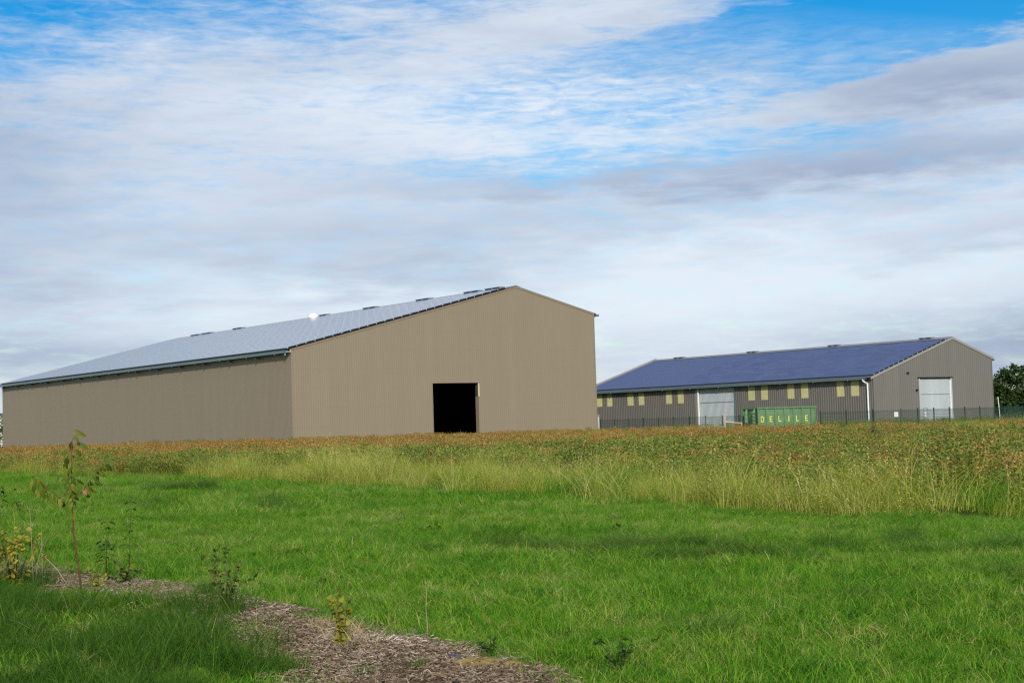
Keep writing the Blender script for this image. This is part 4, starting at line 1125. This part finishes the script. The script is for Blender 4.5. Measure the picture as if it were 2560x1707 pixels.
for dx, dy, h, lx in ((-.02, 0, .84, -.03), (.06, .05, .66, -.01), (.0, -.05, .50, .10)):
    mb = MB(); mb.tube([(dx, dy, 0), (dx + lx * .4, dy, h * .55), (dx + lx, dy, h)], [.005, .0035, .0012], 5); mb.obj('stalk', M_DRYSTEM, e, True)
    for k in range(3):
        z = h * random.uniform(.6, .95); mb = MB(); a = random.uniform(0, 6.28); mb.tube([(dx + lx * z / h, dy, z), (dx + lx + math.cos(a) * .07, dy + math.sin(a) * .07, z + .09)], .0015, 4); mb.obj('twig', M_DRYSTEM, e)
mb = MB(); mb.tube([(.12, -.05, .33), (.26, -.1, .20), (.40, -.15, .0)], .006, 5); mb.obj('stalk', M_DRYSTEM, e, True)
umb = empty('umbel_weed', (-5.75, 17.5, bed_h(-5.75, 17.5)), 'tall brown seeding weed standing behind the yellowing shrub', 'weed')
ul = [leaf_mesh('leaf', 1.0, .3, .7, .2, L_DARKWEED, tt) for tt in (.5, .8, 1.0)]
for dx, h in ((0, 1.05), (.16, .95), (-.2, .92)):
    mb = MB(); mb.tube([(dx, 0, 0), (dx * 1.3 + .03, .03, h * .6), (dx * 1.1 - .02, 0, h)], [.0035, .0028, .0012], 5); mb.obj('stalk', M_GREYBARK, umb, True)
    for k in range(9):
        a = random.uniform(0, 6.28); z = h * random.uniform(.72, 1.0)
        put_leaf(umb, random.choice(ul), (dx * 1.15, 0, z), (dx * 1.15 + .10 * math.cos(a), .10 * math.sin(a), z + random.uniform(-.03, .05)), random.uniform(-.5, .5))

def bushy(name, loc, label, cat, n, rad, h, size, leafset, stem_m, stems=6, lean=0.0):
    e = empty(name, (*loc, bed_h(*loc)), label, cat); tips = []
    for k in range(stems):
        a = 6.28 * k / stems + random.uniform(-.4, .4); r_ = rad * random.uniform(.3, 1.0); hh = h * random.uniform(.6, 1.0)
        pts = [(0, 0, 0), (r_ * .4 * math.cos(a), r_ * .4 * math.sin(a), hh * .45), (r_ * math.cos(a) + lean, r_ * math.sin(a), hh)]
        mb = MB(); mb.tube(pts, [.005, .0035, .0015], 4); mb.obj('stem', stem_m, e, True); tips.append(pts)
    for k in range(n):
        pts = random.choice(tips); t = random.uniform(.12, 1.0)
        b = Vector(pts[0]).lerp(Vector(pts[1]), t * 2) if t < .5 else Vector(pts[1]).lerp(Vector(pts[2]), t * 2 - 1)
        d_ = Vector((random.gauss(0, 1), random.gauss(0, 1), random.gauss(.1, .6))).normalized()
        put_leaf(e, random.choice(leafset), b, b + d_ * size * random.uniform(.7, 1.4), random.uniform(-.6, .6), 1.0, (random.uniform(-1, 1), random.uniform(-1.2, .2), random.uniform(.2, 1)))
    return e
wl = [leaf_mesh('leaf', 1.0, .55, .6, .25, m_, tt) for m_, tt in ((L_DARKWEED, .3), (L_DARKWEED, .7), (L_DARKWEED, 1.0), (L_SOYGREEN, .2), (L_YELLOW, .2))]
bushy('leafy_weed', (-2.46, 13.2), 'straggling dark green weed bush in the middle of the mulch bed', 'weed', 260, .24, .56, .036, wl, M_GREYBARK, 9)
yl2 = [leaf_mesh('leaf', 1.0, .85, .6, .2, L_YELLOW, tt) for tt in (.2, .4, .5, .65)]
bushy('maple_seedling', (-1.24, 10.95), 'small seedling with bright yellow green lobed leaves on the mulch bed', 'seedling', 105, .10, .43, .042, yl2, M_REDBARK, 4)
bushy('small_weed', (-.21, 10.45), 'small dark green weed at the far edge of the mulch near the black plastic scrap', 'weed', 70, .09, .17, .038, [leaf_mesh('leaf', 1.0, .6, .6, .2, L_CLOVER, tt) for tt in (.0, .3, .6)], M_DARKSTEM, 5)
bushy('ground_weed', (-3.95, 15.75), 'low dark weed with broad leaves right of the young tree stem', 'weed', 120, .26, .26, .050, [leaf_mesh('leaf', 1.0, .6, .6, .2, m_, tt) for m_, tt in ((L_CLOVER, .5), (L_DARKWEED, .7), (L_YELLOW, .15), (L_SOYGREEN, .5))], M_DARKSTEM, 7)
bushy('low_seedling', (-4.18, 15.55), 'low seedling with yellow leaves at the foot of the young tree', 'seedling', 55, .17, .22, .038, yl2, M_DARKSTEM, 5)
bushy('bramble', (.62, 9.95), 'dark green bramble at the bottom edge where the mulch meets the grass', 'weed', 80, .2, .22, .038, [leaf_mesh('leaf', 1.0, .6, .6, .2, L_CLOVER, tt) for tt in (.0, .3)], M_DARKSTEM, 5)
tw = empty('bare_twig', (-.68, 11.45, bed_h(-.68, 11.45)), 'thin bare upright twig at the far edge of the mulch bed', 'twig')
mb = MB(); mb.tube([(0, 0, 0), (.005, 0, .12), (-.003, .0, .25), (.006, 0, .40)], [.005, .0045, .0035, .0015], 5); mb.obj('stem', M_DRYSTEM, tw, True)
for z, dx in ((.16, -.05), (.21, -.06), (.28, .04), (.33, -.03)):
    mb = MB(); mb.tube([(0, 0, z), (dx, .01, z + .03)], .0016, 4); mb.obj('side_twig', M_DRYSTEM, tw)

# seeding dock in the crop
dock = empty('dock_plant', (13.75, 60.0, float(gz(13.75, 60))), 'tall dark red brown dock seed stalk rising out of the crop on the right', 'weed')
mb = MB(); mb.tube([(0, 0, 0), (.0, 0, .7), (-.02, 0, 1.12)], [.010, .008, .004], 5); mb.obj('stalk', M_GREYBARK, dock, True)
for (x0, z0, x1, z1, wd, n_) in ((0, .55, -.02, 1.17, .10, 170), (0, .4, .28, .85, .09, 90), (0, .35, -.34, .80, .09, 80), (0, .65, -.06, .95, .14, 90)):
    mb = MB()
    for k in range(n_):
        t = random.random(); leaf_quad(mb, (x0 + (x1 - x0) * t + random.gauss(0, wd * .5), random.gauss(0, wd * .5), z0 + (z1 - z0) * t), .045, random.random(), 0, .8)
    tag(mb.obj('seed_head', L_DOCK, dock, False, True), kind='stuff')

# plastic scrap and bare subsoil on the bed
mb = MB(); gx = []
for i in range(7):
    for j in range(5):
        gx.append((i * .026 - .08 + random.uniform(-.006, .006), j * .028 - .05 - .004 * (i - 3) ** 2 + random.uniform(-.006, .006), .018 + .016 * math.sin(i * 1.3 + j * .9) + random.uniform(0, .01)))
mb.add(gx, [(i * 5 + j, (i + 1) * 5 + j, (i + 1) * 5 + j + 1, i * 5 + j + 1) for i in range(6) for j in range(4)])
o = mb.obj('plastic_scrap', mat('black_film', lambda t: pbr(t, (.012, .016, .03), .3, 0, .5)), None, True); o.location = (-.46, 10.22, bed_h(-.46, 10.22)); tag(o, 'crumpled scrap of black plastic film lying on the mulch', 'plastic scrap')
mb = MB(); vs = []; NRM = 26
for k in range(5):
    for i in range(NRM):
        a = 6.283 * i / NRM; rr_ = k / 4 * (.24 + .05 * math.sin(3 * a) + .03 * math.sin(7 * a))
        px_, py_ = rr_ * math.cos(a) * 1.25, rr_ * math.sin(a); vs.append((px_, py_, .055 * (1 - (k / 4) ** 2) + random.uniform(-.006, .006) - (.03 if k == 4 else 0)))
mb.add(vs, [(k * NRM + i, k * NRM + (i + 1) % NRM, (k + 1) * NRM + (i + 1) % NRM, (k + 1) * NRM + i) for k in range(4) for i in range(NRM)])
o = mb.obj('soil_heap', M_SAND, None, True); o.location = (-.28, 9.95, bed_h(-.28, 9.95) - .005); tag(o, None, None, None, 'structure')


# ------------------------------------------------------------------ trees
def tree(name, loc, label, cat, h, crown, leafm, n, leaf, trunk_h, group=None, bm=None, shape=None):
    """tapered trunk, limbs and a crown of leaf clumps; crown = list of (x, y, z, radius)"""
    e = empty(name, loc, label, cat, 0, group)
    mb = MB(); mb.tube([(0, 0, -.4), (.05, 0, trunk_h * .5), (0, .05, trunk_h), (.1, 0, h * .75)], [h * .026, h * .021, h * .017, h * .006], 8)
    for (cx_, cy_, cz_, r_) in crown:
        mb.tube([(0, 0, trunk_h * .7), (cx_ * .5, cy_ * .5, (trunk_h * .7 + cz_) / 2), (cx_, cy_, cz_)], [h * .010, h * .007, h * .003], 5)
    mb.obj('trunk', bm or M_GREYBARK, e, True)
    fo = MB(); tot = sum(c[3] ** 2 for c in crown)
    for (cx_, cy_, cz_, r_) in crown:
        k = int(n * r_ ** 2 / tot); sub = [(Vector((random.gauss(0, 1), random.gauss(0, 1), random.gauss(0, 1))).normalized() * r_ * random.uniform(.45, 1.0), random.random()) for _ in range(max(6, k // 26))]
        for _ in range(k):
            sv, st_ = random.choice(sub)
            p = Vector((cx_, cy_, cz_)) + sv + Vector((random.gauss(0, 1), random.gauss(0, 1), random.gauss(0, .8))) * r_ * .17
            leaf_quad(fo, p, leaf * random.uniform(.6, 1.4), min(1, max(0, .6 * st_ + .4 * random.random())), .3, .75)
    fo.obj('crown', leafm, e, False, True)
    return e
tree('broadleaf_tree', (65.6, 200.0, .1), 'large dark broadleaf tree with uneven crown behind the fence at the right edge', 'tree', 7.6,
     [(-2.6, 0, 5.7, 1.5), (-.9, .4, 6.3, 1.1), (.9, 0, 6.4, 1.0), (2.4, 0, 5.5, 1.5), (-3.4, .2, 3.9, 1.6), (-1.2, -.8, 4.1, 2.0), (1.4, -.6, 4.0, 2.1), (3.6, 0, 3.5, 1.9), (-3.0, -.5, 2.1, 1.5), (0, -1, 2.0, 1.9), (2.5, -1, 1.9, 1.8), (-1.4, 0, 7.1, .55), (1.0, .2, 7.2, .5), (0, 0, 6.9, .5), (5.5, 0, 5, 1.9)], L_TREE, 11000, .36, 2.0)
tree('broadleaf_tree', (59.5, 193.0, .1), 'rounded mid green tree just right of the grey barn gable, lower than the dark tree', 'tree', 5.2,
     [(0, 0, 4.2, 1.2), (-.9, 0, 3.1, 1.2), (.8, -.3, 3.0, 1.3), (0, -.5, 2.0, 1.4), (-.9, -.2, 1.5, 1.1), (1.2, 0, 1.5, 1.2)], L_TREE, 5200, .32, 1.4)
for k, (x, y, h) in enumerate(((59.4, 180.0, 1.5), (61.2, 181.0, 1.9), (63.4, 180.0, 1.7), (57.4, 181, 1.2))):
    tree('hedge_bush', (x, y, .15), ['low yellow green bush behind the fence, third from the right edge', 'taller yellow green bush under the dark tree', 'yellow green bush nearest the right edge', 'lowest bush beside the wall of the grey barn'][k], 'bush', h,
         [(0, 0, h * .55, .55 * h), (-.6, 0, h * .45, .45 * h), (.6, .1, h * .45, .45 * h)], L_TREE2, 700, .16, .3, 'bushes under the trees')
tree('flowering_tree', (-77.7, 236.0, .0), 'tree with white blossom at the left edge behind the taupe barn', 'tree', 5.2,
     [(0, 0, 2.4, 1.6), (-.8, 0, 3.6, 1.2), (.9, 0, 1.4, 1.2), (.2, 0, 1.0, 1.3)], L_TREE2, 900, .3, 1.0)
fl = MB()
for (cx_, cy_, cz_, r_, n_) in ((.2, -1.4, 4.3, .9, 260), (.9, -1.3, 1.2, .55, 160), (.6, -1.3, 2.4, .35, 60), (-.6, -1.4, 3.2, .5, 80)):
    for k in range(n_):
        leaf_quad(fl, (cx_ + random.gauss(0, r_ * .5), cy_ + random.gauss(0, .3), cz_ + random.gauss(0, r_ * .5)), .25, random.random(), 0, .9)
ft = [o for o in bpy.data.objects if o.name.startswith('flowering_tree')][0]
tag(fl.obj('blossom', L_WHITE, ft, False, True), kind='stuff')
# far wood on the hill and a house below it
wood = MB()
for k in range(3800):
    x = random.uniform(170, 420); y = 640 + random.uniform(-15, 60)
    z = random.uniform(2, 15.0) + 2.2 * math.sin(x * .09) + 1.2 * math.sin(x * .31)
    leaf_quad(wood, (x, y, z), random.uniform(1.0, 2.2), random.random(), .2, .8)
for k in range(1800):
    x = random.uniform(-560, -300); y = 1180 + random.uniform(-10, 30)
    leaf_quad(wood, (x, y, random.uniform(0, 16) + 3 * math.sin(x * .05)), random.uniform(1.5, 3.0), random.random(), .2, .8)
tag(wood.obj('distant_wood', L_FAR, None, False, True), 'dark blue green wood on the far slope', 'woodland', None, 'stuff')
ho = empty('farmhouse', (129.8, 420.0, 5.2), 'distant pale house with a low brown roof between barn and trees', 'house', R(12))
mb = MB(); mb.box((-5, 0, -1), (5, 7, 3.4)); mb.obj('wall', M_PLATE, ho)
mb = MB(); mb.add([(-5.4, -.4, 3.35), (5.4, -.4, 3.35), (5.4, 3.5, 5.2), (-5.4, 3.5, 5.2), (5.4, 7.4, 3.35), (-5.4, 7.4, 3.35)], [(0, 1, 2, 3), (3, 2, 4, 5), (0, 3, 5), (1, 4, 2)]); mb.obj('roof', mat('brown_tiles', painted_metal((.22, .17, .14), .1, .8, .1, .2)), ho)
for x in (-3, 0, 3):
    mb = MB(); mb.box((x - .5, -.06, 1.0), (x + .5, -.01, 2.3)); mb.obj('window', M_DARKSTEEL, ho)
